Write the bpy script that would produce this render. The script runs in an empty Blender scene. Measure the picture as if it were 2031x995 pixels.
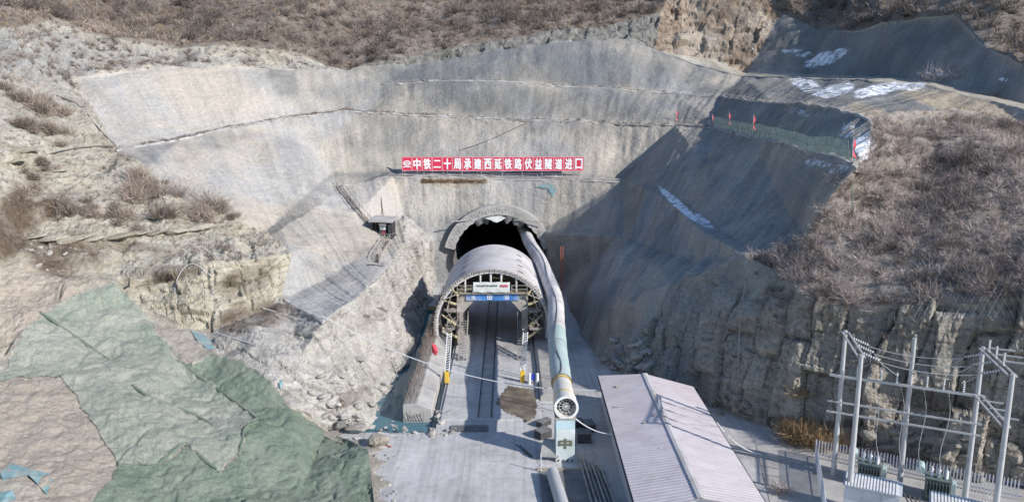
import bpy, bmesh, math, random
import numpy as np
from mathutils import Vector, Matrix
from mathutils.geometry import delaunay_2d_cdt

random.seed(7); rng = np.random.default_rng(11)
R = math.radians
scene = bpy.context.scene
COL = scene.collection

# ------------------------------------------------------------------ camera, sky, sun
CAM = Vector((0.0, 0.0, 30.0)); PITCH = 10.83; YAW = 0.29; FPX = 1500.0; CX, CY = 1015.5, 497.5
cam_data = bpy.data.cameras.new('camera'); cam = bpy.data.objects.new('camera', cam_data); COL.objects.link(cam)
cam_data.sensor_width = 36.0; cam_data.lens = 36.0 * FPX / 2031.0
cam_data.clip_start = 0.5; cam_data.clip_end = 3000.0
cam.location = CAM; cam.rotation_euler = (R(90 - PITCH), 0.0, R(-YAW))
scene.camera = cam

SUN_EL = R(29.0); SUN_AZ = R(123.0)          # azimuth clockwise from +Y (the tunnel axis)
world = bpy.data.worlds.new('World'); scene.world = world; world.use_nodes = True
wn = world.node_tree.nodes; wl = world.node_tree.links
bg = wn['Background']; sky = wn.new('ShaderNodeTexSky'); sky.sky_type = 'NISHITA'; sky.sun_disc = False
sky.sun_elevation = SUN_EL; sky.sun_rotation = SUN_AZ; sky.air_density = 1.0; sky.dust_density = 0.4; sky.ozone_density = 4.0
wl.new(sky.outputs[0], bg.inputs[0]); bg.inputs[1].default_value = 0.145
sd = Vector((math.sin(SUN_AZ) * math.cos(SUN_EL), math.cos(SUN_AZ) * math.cos(SUN_EL), math.sin(SUN_EL)))
sun_data = bpy.data.lights.new('sun', 'SUN'); sun_data.energy = 4.8; sun_data.angle = R(0.5); sun_data.color = (1.0, 0.955, 0.90)
sun = bpy.data.objects.new('sun', sun_data); COL.objects.link(sun); sun.location = (60, -40, 80)
sun.rotation_euler = (-sd).to_track_quat('-Z', 'Y').to_euler()
vs = scene.view_settings; vs.view_transform = 'Standard'; vs.look = 'None'; vs.gamma = 1.0; vs.use_curve_mapping = False
vs.exposure = 0.27

CM = Matrix.Rotation(R(-YAW), 3, 'Z') @ Matrix.Rotation(R(90 - PITCH), 3, 'X')
CMn = np.array(CM)
def P(u, v, y=None, z=None):
    """a point of the place: a sight line of the survey photo taken to a known distance or height"""
    d = CM @ Vector(((u - CX) / FPX, -(v - CY) / FPX, -1.0))
    k = (y - CAM.y) / d.y if y is not None else (z - CAM.z) / d.z
    return CAM + d * k
def proj(p):
    q = (p - np.array(CAM)) @ CMn
    return CX - FPX * q[:, 0] / q[:, 2], CY + FPX * q[:, 1] / q[:, 2]

# ------------------------------------------------------------------ helpers: tags, meshes
def tag(o, label=None, cat=None, group=None, kind=None):
    if label: o['label'] = label
    if cat: o['category'] = cat
    if group: o['group'] = group
    if kind: o['kind'] = kind
    return o
def thing(name, label, cat, loc=(0, 0, 0), rz=0.0, group=None):
    o = bpy.data.objects.new(name, None); COL.objects.link(o); o.empty_display_size = 0.3
    o.location = loc; o.rotation_euler = (0, 0, rz)
    return tag(o, label, cat, group)
def link_mesh(name, me, parent=None, loc=None, rz=0.0):
    o = bpy.data.objects.new(name, me); COL.objects.link(o)
    if parent is not None: o.parent = parent
    if loc is not None: o.location = loc
    if rz: o.rotation_euler = (0, 0, rz)
    return o
def copy_tree(o, parent=None):
    c = o.copy(); COL.objects.link(c); c.parent = parent
    for ch in [k for k in bpy.data.objects if k.parent == o]: copy_tree(ch, c)
    return c
def np_mesh(name, verts, tris, mat, smooth=False, uv=None, attrs=None):
    me = bpy.data.meshes.new(name)
    nv, nf = len(verts), len(tris); k = tris.shape[1]
    me.vertices.add(nv); me.vertices.foreach_set('co', np.ascontiguousarray(verts, dtype=np.float32).ravel())
    me.loops.add(nf * k); me.loops.foreach_set('vertex_index', np.ascontiguousarray(tris, dtype=np.int32).ravel())
    me.polygons.add(nf); me.polygons.foreach_set('loop_start', np.arange(0, nf * k, k, dtype=np.int32))
    me.polygons.foreach_set('use_smooth', np.full(nf, bool(smooth)))
    if uv is not None:
        l = me.uv_layers.new(name='UVMap'); l.data.foreach_set('uv', np.ascontiguousarray(uv[tris.ravel()], dtype=np.float32).ravel())
    for n, a in (attrs or {}).items():
        at = me.attributes.new(n, 'FLOAT', 'POINT'); at.data.foreach_set('value', np.ascontiguousarray(a, dtype=np.float32))
    me.update(calc_edges=True)
    me.materials.append(mat)
    return me

class MB:
    """collects shapes into one mesh"""
    def __init__(s): s.v = []; s.f = []
    def add(s, vs, fs):
        b = len(s.v); s.v += [tuple(x) for x in vs]; s.f += [tuple(b + i for i in f) for f in fs]; return s
    def box(s, c, size, rot=None):
        hx, hy, hz = size[0] / 2, size[1] / 2, size[2] / 2; c = Vector(c)
        vs = [Vector((x, y, z)) for z in (-hz, hz) for y in (-hy, hy) for x in (-hx, hx)]
        if rot is not None: vs = [rot @ q for q in vs]
        return s.add([q + c for q in vs], [(0, 2, 3, 1), (4, 5, 7, 6), (0, 1, 5, 4), (2, 6, 7, 3), (0, 4, 6, 2), (1, 3, 7, 5)])
    def bar(s, a, b, w, h=None, up=(0, 0, 1)):
        """rectangular bar from a to b"""
        a, b = Vector(a), Vector(b); d = b - a; L = d.length
        if L < 1e-6: return s
        h = h or w; d.normalize(); upv = Vector(up)
        if abs(d.dot(upv)) > 0.98: upv = Vector((0, 1, 0))
        x = d.cross(upv).normalized(); z = x.cross(d).normalized()
        m = Matrix((x, d, z)).transposed()
        return s.box((a + b) / 2, (w, L, h), m)
    def tube(s, pts, r, n=8, cap=True):
        pts = [Vector(p) for p in pts]; rr = r if isinstance(r, (list, tuple)) else [r] * len(pts)
        b = len(s.v); ref = None
        for i, p in enumerate(pts):
            d = (pts[min(i + 1, len(pts) - 1)] - pts[max(i - 1, 0)]).normalized()
            if ref is None: ref = Vector((0, 0, 1)) if abs(d.z) < 0.9 else Vector((1, 0, 0))
            x = d.cross(ref).normalized(); y = x.cross(d).normalized(); ref = y
            for k in range(n):
                a = 2 * math.pi * k / n; s.v.append(tuple(p + x * (rr[i] * math.cos(a)) + y * (rr[i] * math.sin(a))))
        for i in range(len(pts) - 1):
            for k in range(n):
                k2 = (k + 1) % n; s.f.append((b + i * n + k, b + i * n + k2, b + (i + 1) * n + k2, b + (i + 1) * n + k))
        if cap:
            s.f.append(tuple(b + k for k in reversed(range(n)))); e = b + (len(pts) - 1) * n; s.f.append(tuple(e + k for k in range(n)))
        return s
    def prism(s, poly, axis, a0, a1):
        """extrude a 2D polygon along an axis; poly in the other two axes (in x,y,z order)"""
        def mk(p, a):
            q = [0, 0, 0]; o = [i for i in range(3) if i != axis]; q[o[0]] = p[0]; q[o[1]] = p[1]; q[axis] = a; return q
        n = len(poly); vs = [mk(p, a0) for p in poly] + [mk(p, a1) for p in poly]
        return s.add(vs, [tuple(reversed(range(n))), tuple(range(n, 2 * n))] + [(i, (i + 1) % n, n + (i + 1) % n, n + i) for i in range(n)])
    def mesh(s, name, mat, smooth=False, bevel=0.0):
        me = bpy.data.meshes.new(name); me.from_pydata(s.v, [], s.f); me.materials.append(mat)
        bm = bmesh.new(); bm.from_mesh(me)
        bmesh.ops.recalc_face_normals(bm, faces=bm.faces)
        if bevel > 0: bmesh.ops.bevel(bm, geom=bm.edges[:], offset=bevel, segments=1, affect='EDGES')
        bm.to_mesh(me); bm.free()
        if smooth:
            me.polygons.foreach_set('use_smooth', [True] * len(me.polygons)); me.set_sharp_from_angle(angle=R(40))
        me.update(); return me
    def build(s, name, mat, parent=None, loc=None, rz=0.0, smooth=False, bevel=0.0):
        return link_mesh(name, s.mesh(name, mat, smooth, bevel), parent, loc, rz)

# ------------------------------------------------------------------ noise
def _hash(ix, iy, iz, k):
    h = (ix * 374761393 + iy * 668265263 + iz * 2147483647 + k * 1274126177) & 0xFFFFFFFF
    h = ((h ^ (h >> 13)) * 1274126177) & 0xFFFFFFFF
    h = ((h ^ (h >> 16)) * 2246822519) & 0xFFFFFFFF
    return ((h ^ (h >> 15)) & 0xFFFFFF) / float(0xFFFFFF)
def vnoise(p, seed=0):
    i = np.floor(p).astype(np.int64); f = p - i; f = f * f * f * (f * (f * 6 - 15) + 10); o = 0.0
    for dx in (0, 1):
        for dy in (0, 1):
            for dz in (0, 1):
                w = (f[:, 0] if dx else 1 - f[:, 0]) * (f[:, 1] if dy else 1 - f[:, 1]) * (f[:, 2] if dz else 1 - f[:, 2])
                o = o + w * _hash(i[:, 0] + dx, i[:, 1] + dy, i[:, 2] + dz, seed)
    return o * 2 - 1
def fbm(p, oct=4, seed=0, gain=0.5):
    a, s, t = 1.0, 0.0, 0.0; q = p.copy()
    for k in range(oct):
        s = s + a * vnoise(q, seed + k * 17); t += a; a *= gain; q = q * 2.03 + 11.3
    return s / t
def cells(p, seed=0):
    """2D cellular noise: random value of the nearest cell, and F2-F1"""
    i = np.floor(p).astype(np.int64); b1 = np.full(len(p), 9.0); b2 = b1.copy(); val = np.zeros(len(p)); z = np.zeros(len(p), dtype=np.int64)
    for dx in (-1, 0, 1):
        for dy in (-1, 0, 1):
            cx, cy = i[:, 0] + dx, i[:, 1] + dy
            fx = cx + 0.15 + 0.7 * _hash(cx, cy, z, seed); fy = cy + 0.15 + 0.7 * _hash(cx, cy, z, seed + 1)
            d = np.hypot(fx - p[:, 0], fy - p[:, 1]); r = _hash(cx, cy, z, seed + 2)
            near = d < b1; b2 = np.where(near, b1, np.minimum(b2, d)); val = np.where(near, r, val); b1 = np.where(near, d, b1)
    return val, b2 - b1

# ------------------------------------------------------------------ materials
def new_mat(name):
    m = bpy.data.materials.new(name); m.use_nodes = True; n = m.node_tree.nodes; l = m.node_tree.links
    return m, n, l, n['Principled BSDF']
def ramp(n, l, src, stops):
    r = n.new('ShaderNodeValToRGB'); l.new(src, r.inputs[0]); e = r.color_ramp.elements
    while len(e) > 1: e.remove(e[-1])
    e[0].position = stops[0][0]; e[0].color = (*stops[0][1], 1)
    for p, c in stops[1:]:
        k = e.new(p); k.color = (*c, 1)
    return r.outputs[0]
def mixc(n, l, fac, a, b, mode='MIX'):
    m = n.new('ShaderNodeMix'); m.data_type = 'RGBA'; m.blend_type = mode; m.clamp_factor = True
    for s, val in ((m.inputs[0], fac), (m.inputs[6], a), (m.inputs[7], b)):
        if hasattr(val, 'default_value') or hasattr(val, 'is_linked'): l.new(val, s)
        elif isinstance(val, (int, float)): s.default_value = val
        else: s.default_value = (*val, 1)
    return m.outputs[2]
def math_n(n, l, op, a, b=None, clamp=False):
    m = n.new('ShaderNodeMath'); m.operation = op; m.use_clamp = clamp
    for s, val in zip(m.inputs, (a, b)):
        if val is None: continue
        if isinstance(val, (int, float)): s.default_value = val
        else: l.new(val, s)
    return m.outputs[0]
def noise_n(n, l, vec, scale, detail=6, rough=0.55, dist=0.0, stretch=None):
    if stretch is not None:
        mp = n.new('ShaderNodeMapping'); mp.inputs['Scale'].default_value = stretch; l.new(vec, mp.inputs['Vector']); vec = mp.outputs[0]
    t = n.new('ShaderNodeTexNoise'); t.inputs['Scale'].default_value = scale; t.inputs['Detail'].default_value = detail
    t.inputs['Roughness'].default_value = rough; t.inputs['Distortion'].default_value = dist; l.new(vec, t.inputs['Vector'])
    return t.outputs['Fac']
def geo_pos(n): return n.new('ShaderNodeNewGeometry').outputs['Position']
def obj_pos(n): return n.new('ShaderNodeTexCoord').outputs['Object']
def bump_n(n, l, bsdf, h, strength=0.5, dist=0.1):
    b = n.new('ShaderNodeBump'); b.inputs['Strength'].default_value = strength; b.inputs['Distance'].default_value = dist
    l.new(h, b.inputs['Height']); l.new(b.outputs[0], bsdf.inputs['Normal'])
def attr_n(n, name):
    a = n.new('ShaderNodeAttribute'); a.attribute_name = name; return a.outputs['Fac']

def simple(name, col, rough=0.6, metal=0.0, var=0.18, scale=3.0, dirt=None, dirt_amt=0.35, bump=0.0):
    """painted or bare surface with uneven colour and dirt of its own shape"""
    m, n, l, b = new_mat(name); p = geo_pos(n)
    f = noise_n(n, l, p, scale, 5)
    lo = tuple(c * (1 - var) for c in col); hi = tuple(min(1, c * (1 + var)) for c in col)
    c = ramp(n, l, f, [(0.3, lo), (0.7, hi)])
    if dirt is not None:
        f2 = noise_n(n, l, p, scale * 0.45, 7, 0.65)
        k = ramp(n, l, f2, [(0.46, (0, 0, 0)), (0.66, (dirt_amt,) * 3)])
        c = mixc(n, l, k, c, dirt)
    l.new(c, b.inputs['Base Color']); b.inputs['Roughness'].default_value = rough; b.inputs['Metallic'].default_value = metal
    if bump > 0: bump_n(n, l, b, noise_n(n, l, p, scale * 6, 4), 0.4, bump)
    return m

def with_snow(n, l, c, p):
    s = attr_n(n, 'snow'); f = noise_n(n, l, p, 0.9, 10, 0.76)
    k = math_n(n, l, 'ADD', s, math_n(n, l, 'MULTIPLY', math_n(n, l, 'SUBTRACT', f, 0.5), 2.1))
    k = ramp(n, l, k, [(0.50, (0, 0, 0)), (0.80, (1, 1, 1))])
    return mixc(n, l, k, c, (0.82, 0.85, 0.90))

def mat_shotcrete():
    m, n, l, b = new_mat('shotcrete'); p = geo_pos(n); uv = n.new('ShaderNodeUVMap').outputs[0]
    st = noise_n(n, l, uv, 1.0, 7, 0.6, 0.3, (0.34, 0.085, 1)); st2 = noise_n(n, l, uv, 1.0, 5, 0.55, 0.2, (1.3, 0.16, 1))
    big = noise_n(n, l, p, 0.075, 7, 0.6, 0.9); fine = noise_n(n, l, p, 2.2, 8, 0.7)
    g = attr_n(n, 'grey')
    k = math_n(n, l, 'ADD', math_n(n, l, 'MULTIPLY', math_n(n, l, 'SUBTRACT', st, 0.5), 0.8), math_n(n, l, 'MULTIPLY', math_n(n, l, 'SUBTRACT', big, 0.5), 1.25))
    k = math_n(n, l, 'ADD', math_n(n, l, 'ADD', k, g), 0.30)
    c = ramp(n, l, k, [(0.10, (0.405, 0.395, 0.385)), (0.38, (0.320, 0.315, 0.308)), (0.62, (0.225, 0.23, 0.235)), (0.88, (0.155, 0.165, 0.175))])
    tan = noise_n(n, l, p, 0.06, 6, 0.6, 0.7); c = mixc(n, l, ramp(n, l, tan, [(0.40, (0.1, 0.1, 0.1)), (0.58, (0.95, 0.95, 0.95))]), c, mixc(n, l, 1.0, c, (1.13, 1.04, 0.91), 'MULTIPLY'))
    c2 = ramp(n, l, st2, [(0.3, (0.80, 0.80, 0.80)), (0.68, (1.12, 1.11, 1.09))]); c = mixc(n, l, 0.5, c, c2, 'MULTIPLY')
    c3 = ramp(n, l, fine, [(0.3, (0.70, 0.70, 0.71)), (0.7, (1.22, 1.22, 1.21))]); c = mixc(n, l, 0.85, c, c3, 'MULTIPLY')
    pit = noise_n(n, l, p, 0.9, 3, 0.6); c = mixc(n, l, ramp(n, l, pit, [(0.70, (0, 0, 0)), (0.75, (0.5, 0.5, 0.5))]), c, (0.16, 0.145, 0.125))
    c = mixc(n, l, attr_n(n, 'earth'), c, ramp(n, l, fine, [(0.3, (0.24, 0.185, 0.125)), (0.7, (0.43, 0.36, 0.27))]))
    c = with_snow(n, l, c, p)
    l.new(c, b.inputs['Base Color']); b.inputs['Roughness'].default_value = 0.92
    lump = noise_n(n, l, p, 0.8, 4, 0.6); h = math_n(n, l, 'ADD', math_n(n, l, 'ADD', fine, math_n(n, l, 'MULTIPLY', st2, 0.8)), math_n(n, l, 'MULTIPLY', lump, 1.6)); bump_n(n, l, b, h, 0.8, 0.22)
    return m
def mat_earth(name, lo, mid, hi, sc=0.25, rocky=0.0):
    m, n, l, b = new_mat(name); p = geo_pos(n)
    f1 = noise_n(n, l, p, sc, 8, 0.62, 0.8); f2 = noise_n(n, l, p, sc * 9, 7, 0.7); f3 = noise_n(n, l, p, 1.0, 6, 0.6, 1.2, (0.16, 0.16, 1.1))
    c = ramp(n, l, f1, [(0.30, lo), (0.5, mid), (0.68, hi)])
    c = mixc(n, l, 0.85, c, ramp(n, l, f2, [(0.28, (0.62, 0.60, 0.58)), (0.55, (1, 1, 1)), (0.75, (1.22, 1.21, 1.2))]), 'MULTIPLY')
    if rocky: c = mixc(n, l, rocky, c, ramp(n, l, f3, [(0.3, (0.66, 0.65, 0.62)), (0.5, (1.02, 1.01, 1.0)), (0.7, (1.2, 1.18, 1.12))]), 'MULTIPLY')
    c = mixc(n, l, attr_n(n, 'grey'), c, ramp(n, l, f2, [(0.3, (0.19, 0.188, 0.18)), (0.7, (0.36, 0.352, 0.335))]))
    c = mixc(n, l, attr_n(n, 'earth'), c, ramp(n, l, f2, [(0.3, (0.28, 0.235, 0.19)), (0.7, (0.43, 0.375, 0.315))]))
    c = mixc(n, l, attr_n(n, 'dark'), c, ramp(n, l, f2, [(0.3, (0.06, 0.042, 0.03)), (0.7, (0.15, 0.11, 0.08))]))
    c = with_snow(n, l, c, p)
    l.new(c, b.inputs['Base Color']); b.inputs['Roughness'].default_value = 0.95
    h = math_n(n, l, 'ADD', f2, math_n(n, l, 'MULTIPLY', f3, rocky)); bump_n(n, l, b, h, 0.8, 0.30)
    return m
M = {}
M['shotcrete'] = mat_shotcrete()
M['brush_soil'] = mat_earth('brush_soil', (0.11, 0.09, 0.075), (0.185, 0.155, 0.132), (0.27, 0.235, 0.205), 0.10)
M['bluff_soil'] = mat_earth('bluff_soil', (0.17, 0.14, 0.12), (0.27, 0.235, 0.205), (0.36, 0.32, 0.285), 0.15)
M['earth'] = mat_earth('earth', (0.25, 0.225, 0.175), (0.375, 0.345, 0.285), (0.46, 0.44, 0.39), 0.22, 0.6)
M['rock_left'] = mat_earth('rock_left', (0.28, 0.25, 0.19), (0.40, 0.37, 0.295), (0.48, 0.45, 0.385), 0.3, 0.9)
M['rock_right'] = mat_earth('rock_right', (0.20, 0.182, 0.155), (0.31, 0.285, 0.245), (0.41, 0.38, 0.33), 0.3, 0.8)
M['rock_pit'] = mat_earth('rock_pit', (0.30, 0.28, 0.255), (0.43, 0.41, 0.38), (0.51, 0.49, 0.46), 0.35, 0.6)
M['rock_dark'] = mat_earth('rock_dark', (0.09, 0.088, 0.082), (0.17, 0.165, 0.15), (0.27, 0.26, 0.235), 0.5, 0.8)
M['scarp'] = mat_earth('scarp', (0.17, 0.12, 0.085), (0.30, 0.235, 0.18), (0.42, 0.37, 0.31), 0.3, 0.6)
M['soil'] = mat_earth('soil', (0.29, 0.255, 0.21), (0.37, 0.335, 0.285), (0.43, 0.40, 0.35), 0.5)
# ------------------------------------------------------------------ terrain: surveyed break lines -> triangulated surface
# name: sight line (u, v) and its distance along the tunnel axis ('z' prefix: its height instead)
PTS = {}
def pts(txt):
    for ln in txt.strip().splitlines():
        for it in ln.split(';'):
            w = it.split()
            if len(w) == 4: PTS[w[0]] = (float(w[1]), float(w[2]), w[3])
def ppos(k):
    u, v, d = PTS[k]
    return P(u, v, z=float(d[1:])) if d[0] == 'z' else P(u, v, y=float(d))
pts("""
t0 -600 -260 215; t1 100 -260 245; t2 700 -260 265; t3 1300 -260 258; t4 1700 -260 222; t5 2100 -260 175; t6 2700 -260 140; r0 2750 60 100
h1 -600 60 92; h2 0 70 122; h3 90 50 134; h4 180 75 140; h5 345 104 148; h6 440 98 150; h7 530 95 153; h8 600 112 155; h9 655 132 157
c4 690 139 158; h11 840 112 164; h12 950 86 168; h13 1080 66 170; h14 1200 52 172; h15 1310 28 176; sA 1345 -40 184; sB 1520 -40 178
c1 140 160 125; c2 345 132 141; c3 560 137 153; c5 840 124 162; c6 1000 96 165; c7 1150 80 167; c8 1245 75 167
c9 1300 100 166; c10 1380 130 164; c11 1470 152 158; c12 1600 157 138; c13 1730 162 115; c14 1850 172 104; c15 1950 197 95; c16 2031 216 90; c17 2500 320 72
dt0 1551 25 172; dt1 1621 55 163; dt2 1692 65 150; dt3 1752 50 143; dt4 1893 35 128; dt5 1953 95 113; dt6 2031 138 101; dt7 2500 260 80
f0 1400 113 168; f1 1480 144 165; f2 1600 149 152; f3 1730 153 134; f4 1850 162 116; f5 1950 187 106; f6 2031 207 98; f7 2500 312 75
hr0 2031 240 89; hr1 1900 216 93; hr2 1800 222 90; hr9 2500 350 74
bb0 755 163 157; bb1 841 158 156; bb2 941 157 155.5; bb3 1062 164 156.5; bb4 1173 170 156; bb5 1253 177 155; bb6 1340 182 153.5; bb7 1432 187 149.5; bb8 1530 197 122.5; bb9 1601 201 107; bb10 1677 212 95; bb11 1735 232 87
bf0 755 167 155; bf1 841 162 154; bf2 941 161 153; bf3 1062 168 154; bf4 1173 175 153.5; bf5 1253 182 152.5; bf6 1340 188 151; bf7 1428 194 147; bf8 1526 203 120; bf9 1601 208 104; bf10 1677 221 92; bf11 1732 244 84
x1 1725 285 79; x2 1704 318 75.5
ab0 231 289 109; ab1 281 285 113; ab2 362 270 120; ab3 437 255 128; ab4 578 229 141; ab5 680 217 147; ab6 740 221 148; ab7 881 227 148; ab8 1042 234 146.5; ab9 1218 239 144; ab10 1340 243 140.5; ab11 1420 246 134; ab12 1500 268 110; ab13 1600 293 91
af0 231 297 106; af1 281 291 110; af2 362 276 117; af3 437 261 125; af4 578 234 138; af5 680 222 144; af6 740 226 145; af7 881 232 145; af8 1042 239 143.5; af9 1218 244 141; af10 1340 249 137.5; af11 1412 253 131; af12 1500 276 106; af13 1600 303 87; af14 1700 331 73
x3 1640 400 74; x4 1600 470 74.5; x5 1510 503 76.5
gb0 516 471 97.5; gb1 553 435 105.5; gb2 603 390 116; gb3 658 345 129; gb4 780 340 134.5; gb5 900 342 135; gb6 1050 345 135; gb7 1235 349 134.5; gb8 1302 366 118; gb9 1355 398 106; gb10 1420 450 90; gb11 1497 500 77
gf0 533 473 97; gf1 558 452 101; gf2 618 417 113; gf3 680 372 127; gf4 780 352 131; gf5 900 353 131.2; gf6 1050 356 131.2; gf7 1240 360 130; gf8 1290 377 116; gf9 1338 410 104; gf10 1395 460 88; gf11 1480 507 76
w1 165 195 119; w2 290 332 101; w3 330 380 98; w4 420 420 97; w5 480 440 97
j0 800 425 127.5; j1 858 475 127.8; j2 803 480 110; j3 778 520 98; j4 742 562 86; j5 692 600 80; j6 640 640 74; lg 560 590 82; lh 575 500 88
q1 862 566 z-0.4; q2 850 602 z-0.4; q3 826 690 z-0.6; q4 800 745 z-1.3; q5 770 795 z-1.3; q6 742 850 z-0.5; n12 650 855 z-0.3
lb1 420 655 74; lb2 520 612 79; cb1 360 650 74; cb0 300 622 75; n5 262 600 75; n4 235 562 76; ct0 235 545 80; ct1 300 545 79.5; ct2 400 530 79.5; ct3 480 515 81.5; ct4 530 508 84.5
n1 10 700 63; n2 60 630 68; n3 150 575 74; n6 330 680 70.5; n7 380 715 68.5; n8 430 700 70; n9 480 710 69; n10 540 760 66; n11 575 805 64.5; n13 730 890 60.3; n14 742 995 53; n15 745 1300 z0.2; n16 -700 1300 26; n17 -600 760 48
k2 1335 560 83; k0 1290 640 82; k3 1530 530 73.5; k4 1600 590 66.8; k5 1700 620 64; k6 1830 600 62; k7 1930 605 60; k8 2031 590 58.5; k9 2500 570 50
g0 1195 735 z-0.4; g1 1300 772 z-0.2; g2 1400 802 z-0.2; g3 1518 857 z-0.2; g4 1590 880 z-0.2; g5 1660 897 z-0.2; g6 1800 925 z-0.2; g7 2031 975 z-0.2; g8 2500 1080 z-0.2
y1 1160 680 z-0.4; y2 1132 620 z-0.4; y3 1112 566 z-0.4
i1 -300 -60 165; i2 300 0 185; i3 900 -40 205; i4 1250 -60 205; i5 1850 -60 165; i6 2250 20 120
i7 0 170 106; i8 60 165 114; i9 0 300 90; i10 110 300 99; i11 0 420 80; i12 150 400 89; i13 290 425 94; i14 60 470 82; i15 250 470 87; i16 450 462 93; i17 0 540 74; i18 120 530 78; i19 -300 300 70; i20 180 130 134; i21 60 110 118; i22 350 490 85
i30 760 470 114; i31 700 520 96; i32 640 560 88; i33 700 430 116; i34 640 480 99; i35 725 480 106
i40 600 700 70; i41 700 690 77; i42 770 640 88; i43 660 780 68.5; i44 520 670 71; i45 470 640 74
i50 300 800 60; i51 450 900 56; i52 200 700 67; i53 500 800 64; i54 240 915 53; i55 120 745 62; i56 0 750 59; i57 0 995 46; i58 380 760 67; i59 600 960 55; i5a 350 1000 50; i5b 150 620 71
i60 1440 640 74; i61 1400 720 73.5; i62 1560 700 67; i63 1700 740 62.3; i64 1850 740 59.8; i65 1480 760 69; i66 2031 740 56.6
i70 1850 300 83; i71 2031 350 74; i72 1800 420 74.5; i73 2031 480 65.5; i74 1700 520 69; i75 1900 540 64.5; i76 1760 350 78; i77 1660 460 74.5
i80 1400 330 110; i81 1550 400 85; i82 1230 470 113; i83 1250 600 86; i84 1380 520 87; i85 1180 600 99
""")
# the mouth of the tunnel in the headwall
TX, TR, TZ, TY = -1.6, 7.85, 4.0, 128.4
ARCH = []
for k in range(0, 15):
    a = R(-35 + 250 * k / 14); x, z = TX + TR * math.cos(a), TZ + TR * math.sin(a)
    nm = 'm%d' % k; ARCH.append(nm)
    pp = np.array([[x, TY - 0.5, z]]); uu, vv = proj(pp); PTS[nm] = (uu[0], vv[0], str(TY - 0.5 + 0.12 * max(z, 0)))
def seq(pre, a, b):
    st = 1 if b >= a else -1
    return ['%s%d' % (pre, i) for i in range(a, b + st, st)]
HTOP = seq('h', 2, 9)
REG = {   # region: (object name, material, outline)
 'hill': ('hillside', 'brush_soil', seq('t', 0, 6) + ['r0', 'dt7'] + seq('dt', 6, 0) + ['sB', 'sA', 'h15'] + seq('h', 14, 11) + ['c4'] + HTOP[::-1] + ['h1']),
 'band': ('rock_band', 'rock_dark', ['c4'] + seq('h', 11, 15) + ['c9', 'c8', 'c7', 'c6', 'c5']),
 'scarp': ('eroded_scarp', 'scarp', ['h15', 'sA', 'sB', 'dt0', 'f1', 'f0', 'c9']),
 'upface': ('upper_cut_face', 'shotcrete', seq('dt', 0, 7) + seq('f', 7, 1)),
 'ridge': ('ridge_path', 'earth', seq('f', 0, 7) + seq('c', 17, 9)),
 'slope3': ('top_cut_slope', 'shotcrete', seq('c', 4, 17) + ['hr9', 'hr0', 'hr1', 'hr2'] + seq('bb', 11, 0)),
 'berm2': ('upper_berm', 'shotcrete', seq('bb', 0, 11) + seq('bf', 11, 0)),
 'slope2': ('middle_cut_slope', 'shotcrete', seq('bf', 0, 11) + ['x1', 'x2'] + seq('ab', 13, 0) + ['w1', 'c1', 'c2', 'c3', 'c4', 'bb0']),
 'berm1': ('middle_berm', 'shotcrete', seq('ab', 0, 13) + ['x2', 'af14'] + seq('af', 13, 0)),
 'slope1': ('lower_cut_slope', 'shotcrete', seq('af', 0, 14) + ['x3', 'x4', 'x5'] + seq('gb', 11, 0) + ['w5', 'w4', 'w3', 'w2']),
 'berm0': ('portal_berm', 'shotcrete', seq('gb', 0, 11) + seq('gf', 11, 0)),
 'head': ('portal_headwall', 'shotcrete', seq('gf', 4, 11) + ['k2', 'k0', 'g0', 'y1', 'y2', 'y3'] + ARCH + ['q1', 'j1', 'j0']),
 'lowl': ('left_cut_slope', 'shotcrete', seq('gf', 0, 4) + ['j0', 'j2', 'j3', 'j4', 'j5', 'j6', 'lg', 'lh']),
 'pitl': ('pit_rock_wall', 'rock_pit', ['j0', 'j1', 'q1', 'q2', 'q3', 'q4', 'q5', 'q6', 'n12', 'n11', 'n10', 'n9', 'n8', 'lb1', 'lb2', 'lg', 'j6', 'j5', 'j4', 'j3', 'j2']),
 'cliffl': ('layered_cliff', 'rock_left', ['ct0', 'ct1', 'ct2', 'ct3', 'ct4', 'lh', 'lg', 'lb2', 'lb1', 'cb1', 'cb0', 'n5', 'n4']),
 'earthl': ('earth_slope', 'earth', ['h1'] + HTOP + ['c4', 'c3', 'c2', 'c1', 'w1', 'ab0', 'af0', 'w2', 'w3', 'w4', 'w5', 'gb0', 'gf0', 'lh', 'ct4', 'ct3', 'ct2', 'ct1', 'ct0', 'n4', 'n3', 'n2', 'n1', 'n17']),
 'soils': ('loose_soil', 'soil', ['n5', 'cb0', 'cb1', 'lb1', 'n8', 'n7', 'n6']),
 'mound': ('soil_mound', 'soil', ['n4', 'n5', 'n6', 'n7', 'n8', 'n9', 'n10', 'n11', 'n12', 'n13', 'n14', 'n15', 'n16', 'n17', 'n1', 'n2', 'n3']),
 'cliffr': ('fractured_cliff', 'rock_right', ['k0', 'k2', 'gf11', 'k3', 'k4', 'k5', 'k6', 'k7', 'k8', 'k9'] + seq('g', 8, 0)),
 'hillr': ('brush_bluff', 'bluff_soil', ['bf11', 'bb11', 'hr2', 'hr1', 'hr0', 'hr9', 'k9', 'k8', 'k7', 'k6', 'k5', 'k4', 'k3', 'gf11', 'gb11', 'x5', 'x4', 'x3', 'af14', 'x2', 'x1']),
}
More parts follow.
